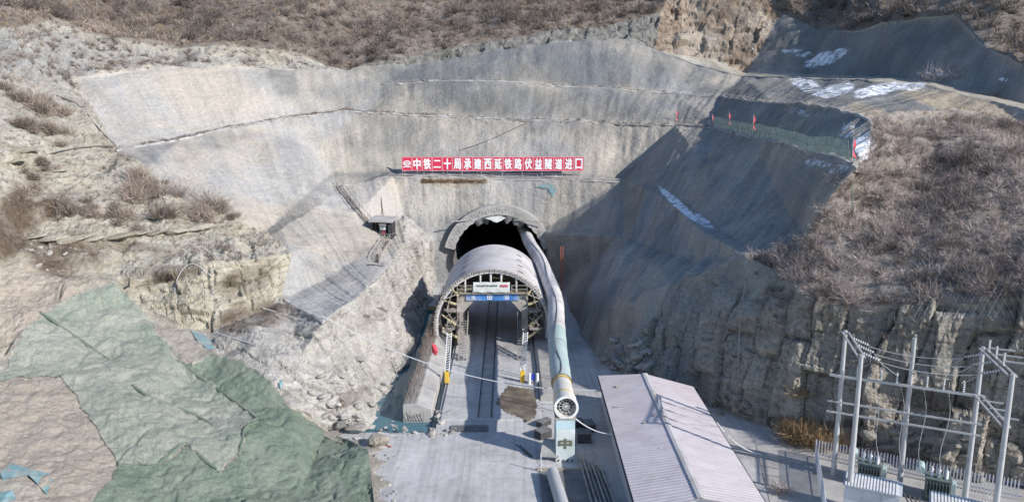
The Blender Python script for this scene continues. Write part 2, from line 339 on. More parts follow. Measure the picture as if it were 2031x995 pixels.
def build_tin():
    names = list(PTS); idx = {k: i for i, k in enumerate(names)}
    v2 = [Vector((PTS[k][0], PTS[k][1])) for k in names]; edges = set()
    for nm, (o, m, out) in REG.items():
        for a, b in zip(out, out[1:] + out[:1]): edges.add((min(idx[a], idx[b]), max(idx[a], idx[b])))
    vo, eo, fo, ov, oe, of = delaunay_2d_cdt(v2, list(edges), [], 0, 1e-4)
    pos = []
    for i, src in enumerate(ov):
        if src: pos.append(ppos(names[src[0]]))
        else:
            near = sorted(range(len(names)), key=lambda k: (v2[k] - vo[i]).length)[:2]
            w = [1 / (1e-3 + (v2[k] - vo[i]).length) for k in near]
            iy = sum(ww / ppos(names[k]).y for ww, k in zip(w, near)) / sum(w)
            print('crossing at', tuple(round(c) for c in vo[i]), [names[k] for k in near]); pos.append(P(vo[i].x, vo[i].y, y=1 / iy))
    def inside(px, py, poly):
        r = False; n = len(poly)
        for i in range(n):
            x1, y1 = poly[i]; x2, y2 = poly[i - 1]
            if (y1 > py) != (y2 > py) and px < (x2 - x1) * (py - y1) / (y2 - y1) + x1: r = not r
        return r
    polys = [[(PTS[k][0], PTS[k][1]) for k in REG[r][2]] for r in REG]
    T, Rg = [], []
    for f in fo:
        for q in range(1, len(f) - 1):
            t = (f[0], f[q], f[q + 1]); cx = sum(vo[k].x for k in t) / 3; cy = sum(vo[k].y for k in t) / 3
            for ri, poly in enumerate(polys):
                if inside(cx, cy, poly): T.append(t); Rg.append(ri); break
    return np.array([tuple(p) for p in pos]), np.array(T), np.array(Rg)
RN = list(REG); RI = {k: i for i, k in enumerate(RN)}
FINE = np.ones(len(RN)); FINE[[RI['cliffl'], RI['cliffr'], RI['pitl'], RI['mound']]] = 0.62; FINE[RI['hill']] = 1.35
V, T, RG = build_tin()
def refine(V, T, RG, k):
    c = np.array(CAM)
    for it in range(9):
        e = np.sort(np.concatenate([T[:, [0, 1]], T[:, [1, 2]], T[:, [2, 0]]]), axis=1); fr = np.tile(FINE[RG], 3)
        code = e[:, 0].astype(np.int64) * (len(V) + 1) + e[:, 1]
        uq, first, inv = np.unique(code, return_index=True, return_inverse=True)
        E = e[first]; th = np.full(len(uq), 9.0); np.minimum.at(th, inv, fr)
        mid = (V[E[:, 0]] + V[E[:, 1]]) / 2; L = np.linalg.norm(V[E[:, 0]] - V[E[:, 1]], axis=1); D = np.linalg.norm(mid - c, axis=1)
        u, v = proj(mid); out = (u < -60) | (u > 2090) | (v < -60) | (v > 1050)
        mark = L > k * D * th * np.where(out, 4.0, 1.0)
        if not mark.any(): break
        nid = np.full(len(uq), -1, dtype=np.int64); nid[mark] = len(V) + np.arange(mark.sum()); V = np.concatenate([V, mid[mark]])
        n = len(T); m = nid[inv].reshape(3, n).T; a, b, cc = T.T; ab, bc, ca = m.T; cnt = (m >= 0).sum(1)
        NT, NR = [T[cnt == 0]], [RG[cnt == 0]]
        s = cnt == 3
        for tri in ((a, ab, ca), (ab, b, bc), (ca, bc, cc), (ab, bc, ca)): NT.append(np.stack([q[s] for q in tri], 1)); NR.append(RG[s])
        for r in range(3):
            o = [T[:, (r + q) % 3] for q in range(3)]; mm = [m[:, (r + q) % 3] for q in range(3)]
            s = (cnt == 1) & (mm[0] >= 0)
            for tri in ((o[0], mm[0], o[2]), (mm[0], o[1], o[2])): NT.append(np.stack([q[s] for q in tri], 1)); NR.append(RG[s])
            s = (cnt == 2) & (mm[2] < 0)
            for tri in ((o[0], mm[0], o[2]), (mm[0], mm[1], o[2]), (mm[0], o[1], mm[1])): NT.append(np.stack([q[s] for q in tri], 1)); NR.append(RG[s])
        T = np.concatenate(NT); RG = np.concatenate(NR)
    return V, T, RG
V, T, RG = refine(V, T, RG, 0.0048)
nV = len(V); print('terrain', nV, len(T))
e = np.sort(np.concatenate([T[:, [0, 1]], T[:, [1, 2]], T[:, [2, 0]]]), axis=1)
eu, ec = np.unique(e, axis=0, return_counts=True); bnd = np.zeros(nV, bool); bnd[eu[ec == 1].ravel()] = True
deg = np.bincount(eu.ravel(), minlength=nV).astype(float)
def lap(X):
    if X.ndim == 1: return (np.bincount(eu[:, 0], X[eu[:, 1]], nV) + np.bincount(eu[:, 1], X[eu[:, 0]], nV)) / deg
    return np.stack([lap(X[:, i]) for i in range(X.shape[1])], 1)
W = np.zeros((nV, len(RN)))
for c in range(3): np.add.at(W, (T[:, c], RG), 1.0)
W /= W.sum(1, keepdims=True)
for it in range(2): W = 0.4 * W + 0.6 * lap(W)
free = (~bnd)[:, None]
for it in range(1): V = np.where(free, 0.4 * V + 0.6 * lap(V), V)
def vnormals(V):
    fn = np.cross(V[T[:, 1]] - V[T[:, 0]], V[T[:, 2]] - V[T[:, 0]]); N = np.stack([sum(np.bincount(T[:, c], fn[:, k], nV) for c in range(3)) for k in range(3)], 1)
    N /= np.linalg.norm(N, axis=1, keepdims=True) + 1e-9
    return np.where(((np.array(CAM) - V) * N).sum(1, keepdims=True) < 0, -N, N)
N = vnormals(V)
for it in range(6): N = 0.3 * N + 0.7 * lap(N)
N /= np.linalg.norm(N, axis=1, keepdims=True) + 1e-9
U0, V0 = proj(V)
S = np.arctan2(V[:, 0] + 5, V[:, 1] - 62) * 70.0          # contour coordinate round the bowl
ST = np.stack([S, V[:, 2] * 0.16, np.zeros(nV)], 1)
def blobs(lst):
    m = np.zeros(nV)
    for (u, v, ru, rv, a, ang) in lst:
        c, s = math.cos(R(ang)), math.sin(R(ang)); du, dv = U0 - u, V0 - v
        d = ((du * c + dv * s) / ru) ** 2 + ((-du * s + dv * c) / rv) ** 2
        m = np.maximum(m, a * np.clip(1.6 - 1.2 * d, 0, 1))
    return m
w = {k: W[:, RI[k]] for k in RN}
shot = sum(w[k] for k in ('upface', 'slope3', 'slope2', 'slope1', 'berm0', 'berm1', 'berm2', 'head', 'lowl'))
D = np.zeros(nV)
def disp(mask, fn):
    """displace only where the region reaches"""
    ix = np.nonzero(mask > 0.004)[0]
    if len(ix): D[ix] += mask[ix] * fn(V[ix], ST[ix])
A = np.array
disp(shot, lambda v, s: 0.38 * fbm(v * 0.09, 3, 1) + 0.20 * fbm(v * 0.45, 3, 2) + 0.18 * fbm(s * A([0.5, 1, 1]), 2, 3) + 0.10 * fbm(s * A([1.7, 1.6, 1]), 2, 4))
disp(np.clip((U0 - 900) / 300, 0, 1) * (w['slope1'] + w['slope2']), lambda v, s: 0.15 * fbm(s * A([3.0, 2.5, 1]), 2, 5))
disp(w['head'] * np.clip((U0 - 1100) / 120, 0, 1), lambda v, s: 0.7 * fbm(s * A([0.35, 0.8, 1]), 3, 6))
disp(w['hill'], lambda v, s: 2.6 * fbm(v * A([0.05, 0.03, 0.03]), 3, 7) + 0.5 * fbm(v * 0.35, 2, 8))
disp(w['hillr'], lambda v, s: 1.3 * fbm(v * 0.12, 3, 9) + 0.3 * fbm(v * 0.6, 2, 10))

disp(w['ridge'], lambda v, s: 0.35 * fbm(v * 0.3, 3, 13))
def rblocks(s, z, wd, ht, seed, warp, v):
    """jointed rock: rectangular blocks standing proud by uneven amounts, faces slightly tilted"""
    q = s / wd + warp * fbm(v * (0.5 / wd), 2, seed + 3); c = np.floor(q); ci = c.astype(np.int64); o = ci * 0
    r = z / ht + 2 * _hash(ci, o, o, seed) + warp * fbm(v * (0.5 / ht) + 9, 2, seed + 4); rw = np.floor(r).astype(np.int64)
    h = _hash(ci, rw, o, seed + 1) - 0.5; tx = (_hash(ci, rw, o, seed + 2) - 0.5) * (q - c - 0.5); tz = (_hash(ci, rw, o, seed + 7) - 0.5) * (r - rw - 0.5)
    gap = np.minimum(np.minimum(q - c, 1 - q + c), np.minimum(r - rw, 1 - r + rw)); return h + 0.8 * tx + 0.6 * tz - 0.22 * np.clip(1 - gap * 16, 0, 1)
disp(w['earthl'], lambda v, s: 1.3 * fbm(v * 0.13, 3, 11) + 0.7 * fbm(v * 0.5, 4, 12) + 0.9 * rblocks(v[:, 0] + 0.4 * v[:, 1], v[:, 2], 4.0, 1.5, 71, 0.9, v) * np.clip(0.1 + 2.4 * fbm(v * 0.12, 2, 72), 0, 1) + 0.3 * np.abs(fbm(v * 1.6, 3, 73)))
disp(w['cliffl'], lambda v, s: 0.9 * rblocks(v[:, 0] * 0.9 + v[:, 1] * 0.45, v[:, 2], 3.4, 1.5, 51, 0.35, v) + 0.5 * rblocks(v[:, 0] * 0.9 + v[:, 1] * 0.45, v[:, 2], 1.2, 0.55, 52, 0.35, v) + 0.8 * fbm(v * A([0.1, 0.1, 0.55]), 2, 16) + 0.25 * fbm(v * 1.1, 3, 18))
def cliffr(v, s):
    c = v[:, 0] * 0.8 - v[:, 1] * 0.9
    return 1.5 * rblocks(c, v[:, 2], 3.4, 8.5, 53, 0.42, v) + 0.45 * rblocks(c, v[:, 2], 1.5, 3.2, 54, 0.4, v) + 0.22 * rblocks(c, v[:, 2], 0.55, 0.8, 57, 0.4, v) + 0.7 * fbm(v * 0.22, 3, 17) + 0.26 * fbm(v * A([1.0, 1.0, 0.45]), 4, 19) + 0.12 * np.abs(fbm(v * 2.2, 2, 119))
disp(w['cliffr'] * np.clip((V0 - 520) / 110 + np.clip((U0 - 1520) / 100, 0, 1), 0.15, 1), cliffr)
disp(w['pitl'], lambda v, s: 0.5 * rblocks(v[:, 1] + 0.5 * v[:, 0] + 0.8 * v[:, 2], v[:, 2], 2.6, 3.0, 55, 0.6, v) + 0.22 * rblocks(v[:, 1] + 0.5 * v[:, 0], v[:, 2], 0.8, 0.9, 56, 0.4, v) + 0.5 * fbm(v * 0.4, 4, 20) + 0.35 * fbm(np.stack([v[:, 1] * 0.9 + v[:, 2] * 0.9, v[:, 2] * 0.15, v[:, 0] * 0.15], 1), 3, 26))
disp((w['pitl'] + 0.5 * w['lowl']) * np.clip(1 - np.abs((V[:, 1] - 117) / 11), 0, 1), lambda v, s: 1.1 * np.abs(fbm(np.stack([v[:, 1] * 0.75, v[:, 2] * 0.05, v[:, 0] * 0.05], 1), 2, 21)))
disp(w['band'] + w['scarp'], lambda v, s: 1.5 * rblocks(s[:, 0], v[:, 2], 3.2, 2.4, 58, 0.45, v) + 0.5 * rblocks(s[:, 0], v[:, 2], 1.3, 1.0, 59, 0.4, v) + 0.6 * fbm(v * 0.5, 3, 22))
disp(w['mound'] + w['soils'], lambda v, s: 0.55 * fbm(v * 0.22, 3, 23) + 0.20 * fbm(v * 0.9, 4, 24) + 0.09 * fbm(v * 2.6, 2, 25) - 0.16 * np.clip(1 - 7 * np.abs(fbm(v * 0.32, 3, 27)), 0, 1))
edge_fade = np.clip(1 - 1.0 * (lap(lap(bnd.astype(float))) * 2), 0, 1); V = V + N * (D * np.where(bnd, 0, edge_fade))[:, None]
# stains, earth and snow lying on the slopes (their own places)
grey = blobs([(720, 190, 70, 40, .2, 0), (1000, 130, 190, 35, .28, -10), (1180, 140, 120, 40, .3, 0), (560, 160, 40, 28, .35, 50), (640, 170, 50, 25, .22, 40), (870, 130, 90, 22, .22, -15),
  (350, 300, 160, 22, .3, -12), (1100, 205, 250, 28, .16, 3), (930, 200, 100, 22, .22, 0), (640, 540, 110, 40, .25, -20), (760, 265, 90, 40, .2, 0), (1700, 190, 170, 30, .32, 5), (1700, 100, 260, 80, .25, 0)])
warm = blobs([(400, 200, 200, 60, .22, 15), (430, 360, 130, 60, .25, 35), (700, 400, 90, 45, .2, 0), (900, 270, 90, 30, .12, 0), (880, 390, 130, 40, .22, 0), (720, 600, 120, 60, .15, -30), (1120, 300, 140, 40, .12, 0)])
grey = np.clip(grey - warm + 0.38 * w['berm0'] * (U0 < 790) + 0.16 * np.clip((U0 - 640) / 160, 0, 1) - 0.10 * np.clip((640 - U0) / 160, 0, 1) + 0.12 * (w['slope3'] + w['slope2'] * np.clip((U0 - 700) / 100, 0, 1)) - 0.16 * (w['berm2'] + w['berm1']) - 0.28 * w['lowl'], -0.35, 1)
earth = np.clip(blobs([(1900, 205, 120, 20, .9, 12), (1740, 228, 60, 14, .8, 20), (1560, 203, 130, 5, .5, 7), (900, 362, 70, 9, .7, 0), (1390, 85, 50, 30, .8, 0), (1480, 60, 40, 60, .35, 0), (150, 570, 130, 60, 0, 0),
  (60, 590, 110, 70, .9, -30), (105, 860, 150, 110, .7, 30), (520, 110, 120, 22, .25, 0), (1250, 180, 60, 4, .3, 5), (1950, 188, 100, 9, .8, 12)]) + 0.25 * fbm(V * 0.2, 3, 31) * shot * 0.4, 0, 1)
darkm = np.clip(blobs([(60, 430, 95, 26, 1.0, -30), (120, 500, 90, 30, .75, 10), (40, 400, 60, 30, .8, -40), (25, 455, 50, 65, 1.0, 30), (100, 520, 60, 22, .8, 20), (240, 490, 90, 12, .5, 0), (500, 630, 90, 28, .65, -15), (350, 540, 60, 12, .55, -8), (485, 560, 60, 26, .6, -20), (690, 790, 40, 14, .6, -30), (520, 545, 40, 12, .45, -60), (1440, 20, 60, 40, .45, 0),
  (1480, 95, 60, 25, .4, 0), (110, 480, 70, 15, .5, 0), (1860, 800, 90, 18, .6, 0), (1700, 845, 100, 12, .5, 0)]) * (1 + 0.9 * fbm(V * 0.5, 4, 33)), 0, 1)
snow = blobs([(1640, 115, 55, 15, .75, -20), (1580, 105, 40, 8, .7, 5), (1600, 168, 40, 14, .7, 15), (1655, 180, 50, 14, .72, -10), (1740, 178, 60, 12, .75, -12), (1805, 172, 40, 9, .7, 0), (1715, 290, 26, 30, .85, 20), (1680, 260, 16, 24, .62, 40),
  (1345, 405, 62, 9, .85, 42), (1395, 440, 30, 10, .7, 35), (1620, 325, 36, 10, .6, 10), (1670, 335, 30, 12, .6, -20), (1600, 225, 60, 8, .5, 10), (1500, 103, 20, 4, .6, 0), (1860, 148, 50, 5, .6, 5), (1990, 158, 12, 5, .7, 0), (1520, 480, 14, 10, .4, 40)])
snow = snow * 0.93
rockgrey = np.clip(w['earthl'] * (0.25 + 0.5 * np.clip((250 - V0) / 120, -0.5, 1)) + w['pitl'] * 0.10 + w['band'] * 0.2 + w['cliffr'] * np.clip((1560 - U0) / 240, 0, 0.75) + w['earthl'] * blobs([(60, 100, 110, 40, .7, 10), (90, 140, 110, 30, .6, 0), (40, 230, 40, 20, .2, 0), (240, 370, 50, 40, .3, 20)]) , 0, 1) * np.clip(1 + 1.2 * fbm(V * 0.3, 3, 40), 0, 1)
stripe = np.clip(3.0 * fbm(np.stack([V[:, 1] * 0.62 + V[:, 2] * 0.12, V[:, 2] * 0.06, V[:, 0] * 0], 1), 2, 44) - 0.35, 0, 1) * np.clip((V[:, 1] - 104) / 5, 0, 1) * np.clip((V[:, 2] - 1.0) / 3, 0, 1) * np.clip((11.5 - V[:, 2]) / 3, 0, 1)
darkm = np.clip(darkm + 0.45 * stripe * w['pitl'], 0, 1)
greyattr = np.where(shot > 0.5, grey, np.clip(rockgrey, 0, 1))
ATTR = {'grey': greyattr, 'earth': earth, 'dark': darkm * (1 - shot), 'snow': snow}
UVS = np.stack([S, V[:, 2]], 1)
SMOOTH = ('hill', 'hillr', 'upface', 'ridge', 'slope3', 'slope2', 'slope1', 'berm0', 'berm1', 'berm2', 'head', 'lowl', 'mound', 'soils')
def sub_mesh(name, faces, mat, smooth, off=0.0):
    ids, inv = np.unique(faces, return_inverse=True); tr = inv.reshape(-1, 3)
    vv = V[ids] + N[ids] * off
    fn = np.cross(vv[tr[:, 1]] - vv[tr[:, 0]], vv[tr[:, 2]] - vv[tr[:, 0]]); nn = N[ids][tr].mean(1); flip = (fn * nn).sum(1) < 0
    tr = np.where(flip[:, None], tr[:, ::-1], tr)
    return np_mesh(name, vv, tr, mat, smooth, UVS[ids], {k: a[ids] for k, a in ATTR.items()})
for k in RN:
    nm, mt, _ = REG[k]; fs = T[RG == RI[k]]
    if len(fs) == 0: continue
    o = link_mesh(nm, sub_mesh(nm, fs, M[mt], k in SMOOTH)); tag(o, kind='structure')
CEN = V[T].mean(1); FA = 0.5 * np.linalg.norm(np.cross(V[T[:, 1]] - V[T[:, 0]], V[T[:, 2]] - V[T[:, 0]]), axis=1); CU, CV = proj(CEN)
def in_poly(u, v, poly):
    r = np.zeros(len(u), bool); n = len(poly)
    for i in range(n):
        x1, y1 = poly[i]; x2, y2 = poly[i - 1]
        c = (y1 > v) != (y2 > v); r ^= c & (u < (x2 - x1) * (v - y1) / (y2 - y1 + 1e-9) + x1)
    return r
from mathutils.bvhtree import BVHTree
BVH = BVHTree.FromPolygons([tuple(p) for p in V], [tuple(int(i) for i in t) for t in T])
def ground_at(x, y, default=0.0, zmax=120.0):
    h = BVH.ray_cast(Vector((x, y, zmax)), Vector((0, 0, -1)))
    return h[0].z if h[0] is not None else default
def on_slope(u, v):
    """where a sight line of the survey photo meets the terrain"""
    d = (CM @ Vector(((u - CX) / FPX, -(v - CY) / FPX, -1.0))).normalized(); h = BVH.ray_cast(CAM, d)
    return h[0] if h[0] is not None else P(u, v, z=0.0)

# ------------------------------------------------------------------ pit floor
def mat_floor():
    m, n, l, b = new_mat('pit_floor'); p = geo_pos(n)
    f1 = noise_n(n, l, p, 0.16, 8, 0.6, 0.8); f2 = noise_n(n, l, p, 1.4, 8, 0.7); f3 = noise_n(n, l, p, 1.0, 7, 0.65, 0.5, (1.6, 0.04, 1))
    c = ramp(n, l, f1, [(0.32, (0.37, 0.36, 0.355)), (0.5, (0.47, 0.46, 0.455)), (0.7, (0.54, 0.53, 0.525))])
    c = mixc(n, l, 0.8, c, ramp(n, l, f2, [(0.3, (0.78, 0.77, 0.76)), (0.7, (1.15, 1.15, 1.15))]), 'MULTIPLY')
    c = mixc(n, l, 0.7, c, ramp(n, l, f3, [(0.35, (0.70, 0.70, 0.71)), (0.5, (1.0, 1.0, 1.0)), (0.65, (1.08, 1.08, 1.08))]), 'MULTIPLY')
    wet = noise_n(n, l, p, 0.35, 7, 0.65, 0.5); c = mixc(n, l, ramp(n, l, wet, [(0.60, (0, 0, 0)), (0.70, (0.55, 0.55, 0.55))]), c, (0.22, 0.20, 0.185))
    l.new(c, b.inputs['Base Color']); b.inputs['Roughness'].default_value = 0.88; bump_n(n, l, b, f2, 0.6, 0.08); return m
M['floor'] = mat_floor()
# one sheet with a sump cut out for the pool
sx0, sx1, sy0, sy1 = -17.0, -6.9, 66.5, 112.0
xs = sorted({-70.0, sx0, sx1, 80.0} | set(np.linspace(-16, 30, 47))); ys = sorted({18.0, sy0, sy1, 129.0} | set(np.linspace(44, 128, 64)))
gv = []; gi = {}
gvm = MB()
for i, x in enumerate(xs):
    for j, y in enumerate(ys): gi[i, j] = len(gvm.v); gvm.v.append((x, y, 0.0))
for i in range(len(xs) - 1):
    for j in range(len(ys) - 1):
        cx, cy = (xs[i] + xs[i + 1]) / 2, (ys[j] + ys[j + 1]) / 2
        if sx0 < cx < sx1 and sy0 < cy < sy1: continue
        gvm.f.append((gi[i, j], gi[i + 1, j], gi[i + 1, j + 1], gi[i, j + 1]))
zz = fbm(np.array(gvm.v) * 0.4, 3, 77) * 0.07
gvm.v = [(x, y, float(q) if (-40 < x < 70 and 30 < y < 127) else 0.0) for (x, y, z), q in zip(gvm.v, zz)]
tag(gvm.build('ground', M['floor'], smooth=True), kind='structure')
sb = MB(); sb.box(((sx0 + sx1) / 2, (sy0 + sy1) / 2, -1.9), (sx1 - sx0 + 2, sy1 - sy0 + 2, 0.1))
sb.box((sx1 + 0.15, (sy0 + sy1) / 2, -1.0), (0.3, sy1 - sy0, 1.96)); sb.box(((sx0 + sx1) / 2, sy0 - 0.15, -1.0), (sx1 - sx0, 0.3, 1.96))
tag(sb.build('sump_bed', M['rock_pit']), kind='structure')
# ------------------------------------------------------------------ materials of the built things
M['concrete'] = simple('concrete', (0.40, 0.385, 0.365), 0.9, 0, 0.15, 0.8, (0.26, 0.24, 0.22), 0.6, 0.03)
M['concrete_dark'] = simple('concrete_dark', (0.17, 0.17, 0.172), 0.85, 0, 0.25, 1.2, (0.10, 0.095, 0.09), 0.6, 0.03)
M['grey_paint'] = simple('grey_paint', (0.56, 0.535, 0.53), 0.65, 0.0, 0.10, 0.7, (0.33, 0.295, 0.265), 0.65)
M['steel'] = simple('steel', (0.36, 0.35, 0.335), 0.55, 0.15, 0.2, 2.0, (0.25, 0.19, 0.14), 0.6)
M['dirty_steel'] = simple('dirty_steel', (0.37, 0.34, 0.30), 0.75, 0.0, 0.25, 2.5, (0.17, 0.13, 0.10), 0.7)
M['dark_steel'] = simple('dark_steel', (0.07, 0.07, 0.075), 0.6, 0.3, 0.3, 2.0)
M['rust'] = simple('rust', (0.20, 0.16, 0.13), 0.85, 0, 0.3, 3.0, (0.10, 0.06, 0.045), 0.6)
M['yellow'] = simple('yellow', (0.72, 0.46, 0.04), 0.5, 0, 0.12, 2.0, (0.35, 0.26, 0.12), 0.5)
M['pale_yellow'] = simple('pale_yellow', (0.50, 0.42, 0.24), 0.6, 0, 0.2, 2.0, (0.30, 0.25, 0.18), 0.6)
M['white'] = simple('white', (0.72, 0.72, 0.71), 0.5, 0, 0.06, 2.0, (0.48, 0.46, 0.43), 0.5)
M['white_cloth'] = simple('white_cloth', (0.62, 0.66, 0.64), 0.7, 0, 0.1, 2.0, (0.48, 0.50, 0.46), 0.6)
M['blue'] = simple('blue', (0.06, 0.20, 0.50), 0.5, 0, 0.25, 1.2, (0.38, 0.41, 0.45), 0.95)
M['barrier_blue'] = simple('barrier_blue', (0.03, 0.06, 0.35), 0.5, 0, 0.1, 2.0)
M['pale_blue'] = simple('pale_blue', (0.38, 0.46, 0.62), 0.5, 0, 0.15, 1.5, (0.60, 0.62, 0.64), 0.7)
M['red'] = simple('red', (0.62, 0.025, 0.075), 0.55, 0, 0.08, 1.5, (0.40, 0.06, 0.09), 0.25)
M['pink_edge'] = simple('pink_edge', (0.75, 0.40, 0.45), 0.5, 0, 0.06, 1.5)
M['flag_red'] = simple('flag_red', (0.62, 0.06, 0.09), 0.7, 0, 0.15, 2.0)
M['orange_red'] = simple('orange_red', (0.42, 0.10, 0.05), 0.6, 0, 0.2, 2.0, (0.45, 0.33, 0.27), 0.5)
M['sign_white'] = simple('sign_white', (0.80, 0.79, 0.79), 0.5, 0, 0.02, 1.0)
M['olive'] = simple('olive', (0.13, 0.13, 0.09), 0.7, 0, 0.2, 3.0)
M['duct'] = simple('duct', (0.60, 0.575, 0.57), 0.55, 0, 0.10, 0.5, (0.36, 0.34, 0.33), 0.55)
M['duct_teal'] = simple('duct_teal', (0.36, 0.46, 0.45), 0.55, 0, 0.10, 0.6, (0.50, 0.49, 0.47), 0.6)
M['seam'] = simple('seam', (0.10, 0.10, 0.11), 0.7, 0, 0.2, 2.0)
M['fan_white'] = simple('fan_white', (0.62, 0.60, 0.55), 0.5, 0, 0.06, 1.2, (0.46, 0.43, 0.36), 0.5)
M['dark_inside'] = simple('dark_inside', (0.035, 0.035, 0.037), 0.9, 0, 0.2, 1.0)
M['cable_white'] = simple('cable_white', (0.60, 0.60, 0.60), 0.5, 0, 0.05, 1.0)
M['cable_dark'] = simple('cable_dark', (0.10, 0.095, 0.09), 0.7, 0, 0.1, 1.0)
M['rope'] = simple('rope', (0.34, 0.33, 0.31), 0.8, 0, 0.1, 1.0)
M['galvanised'] = simple('galvanised', (0.44, 0.445, 0.45), 0.45, 0.1, 0.10, 1.5, (0.38, 0.38, 0.37), 0.5)
M['porcelain'] = simple('porcelain', (0.55, 0.56, 0.57), 0.3, 0, 0.05, 2.0)
M['transformer'] = simple('transformer', (0.13, 0.17, 0.165), 0.5, 0.1, 0.15, 1.5, (0.20, 0.20, 0.18), 0.5)
M['pale_green_paint'] = simple('pale_green_paint', (0.40, 0.50, 0.49), 0.5, 0, 0.1, 1.5)
M['sheet_white'] = simple('sheet_white', (0.52, 0.53, 0.55), 0.5, 0, 0.06, 1.0, (0.38, 0.37, 0.36), 0.5)
M['teal_cloth'] = simple('teal_cloth', (0.16, 0.27, 0.29), 0.85, 0, 0.3, 2.5, (0.34, 0.31, 0.27), 0.8)
M['mud'] = simple('mud', (0.135, 0.105, 0.075), 0.35, 0, 0.35, 1.2, (0.30, 0.26, 0.20), 0.7)
M['wood'] = simple('wood', (0.33, 0.28, 0.21), 0.8, 0, 0.25, 3.0)
def mat_roof():
    m, n, l, b = new_mat('roof_sheet'); p = geo_pos(n)
    f = noise_n(n, l, p, 0.35, 7, 0.6); g = noise_n(n, l, p, 1.0, 6, 0.6, 0.2, (0.25, 1.6, 0.3)); h = noise_n(n, l, p, 2.2, 3); d_ = noise_n(n, l, p, 0.8, 8, 0.7, 0.3)
    c = ramp(n, l, f, [(0.3, (0.55, 0.49, 0.505)), (0.7, (0.64, 0.59, 0.605))]); c = mixc(n, l, 0.6, c, ramp(n, l, g, [(0.3, (0.86, 0.84, 0.83)), (0.7, (1.05, 1.05, 1.05))]), 'MULTIPLY')
    c = mixc(n, l, ramp(n, l, d_, [(0.48, (0, 0, 0)), (0.68, (0.6, 0.6, 0.6))]), c, (0.46, 0.40, 0.375)); c = mixc(n, l, ramp(n, l, h, [(0.70, (0, 0, 0)), (0.74, (0.7, 0.7, 0.7))]), c, (0.30, 0.24, 0.20))
    l.new(c, b.inputs['Base Color']); b.inputs['Roughness'].default_value = 0.45; b.inputs['Metallic'].default_value = 0.0; return m
M['roof'] = mat_roof()
def mat_water():
    m, n, l, b = new_mat('pool_water'); p = geo_pos(n); b.inputs['Base Color'].default_value = (0.075, 0.17, 0.205, 1); b.inputs['Roughness'].default_value = 0.06; b.inputs['IOR'].default_value = 1.33
    bump_n(n, l, b, noise_n(n, l, p, 2.0, 3), 0.12, 0.03); return m
M['water'] = mat_water()
def mat_net(name, lo, hi, dust, amt):
    m, n, l, b = new_mat(name); p = geo_pos(n)
    f = noise_n(n, l, p, 2.5, 9, 0.78); g = noise_n(n, l, p, 0.22, 7, 0.62, 0.6); h = noise_n(n, l, p, 7, 5, 0.8)
    c = ramp(n, l, f, [(0.32, lo), (0.68, hi)]); c = mixc(n, l, ramp(n, l, g, [(0.38, (0, 0, 0)), (0.62, (amt,) * 3)]), c, dust)
    c = mixc(n, l, 0.8, c, ramp(n, l, h, [(0.35, (0.55, 0.57, 0.56)), (0.65, (1.25, 1.25, 1.24))]), 'MULTIPLY')
    l.new(c, b.inputs['Base Color']); b.inputs['Roughness'].default_value = 0.95
    bump_n(n, l, b, math_n(n, l, 'ADD', h, math_n(n, l, 'MULTIPLY', f, 2.0)), 0.8, 0.10); return m
M['net_grey'] = mat_net('net_grey', (0.19, 0.225, 0.18), (0.315, 0.345, 0.285), (0.385, 0.375, 0.325), 0.75)
M['net_green'] = mat_net('net_green', (0.105, 0.145, 0.108), (0.20, 0.25, 0.19), (0.27, 0.295, 0.24), 0.6)
def mat_mesh_fence():
    m, n, l, b = new_mat('fence_mesh'); p = geo_pos(n)
    b.inputs['Base Color'].default_value = (0.50, 0.58, 0.50, 1); b.inputs['Roughness'].default_value = 0.7
    t = n.new('ShaderNodeBsdfTransparent'); mx = n.new('ShaderNodeMixShader'); f = noise_n(n, l, p, 1.2, 4)
    k = ramp(n, l, f, [(0.35, (0.25,) * 3), (0.65, (0.6,) * 3)]); l.new(k, mx.inputs[0]); l.new(t.outputs[0], mx.inputs[1]); l.new(b.outputs[0], mx.inputs[2])
    l.new(mx.outputs[0], n['Material Output'].inputs[0]); return m
M['fence_mesh'] = mat_mesh_fence()
def mat_twig(name, lo, hi):
    m, n, l, b = new_mat(name); l.new(ramp(n, l, attr_n(n, 'tone'), [(0.0, lo), (1.0, hi)]), b.inputs['Base Color']); b.inputs['Roughness'].default_value = 0.9; return m
M['twig'] = mat_twig('twig', (0.17, 0.135, 0.12), (0.68, 0.58, 0.53))
M['twig_grey'] = mat_twig('twig_grey', (0.095, 0.075, 0.062), (0.42, 0.345, 0.29))
M['twig_dark'] = mat_twig('twig_dark', (0.055, 0.045, 0.04), (0.24, 0.20, 0.18))
M['dead_dark'] = mat_twig('dead_dark', (0.08, 0.06, 0.045), (0.26, 0.20, 0.15))
M['dead_grass'] = mat_twig('dead_grass', (0.14, 0.085, 0.045), (0.42, 0.30, 0.17))

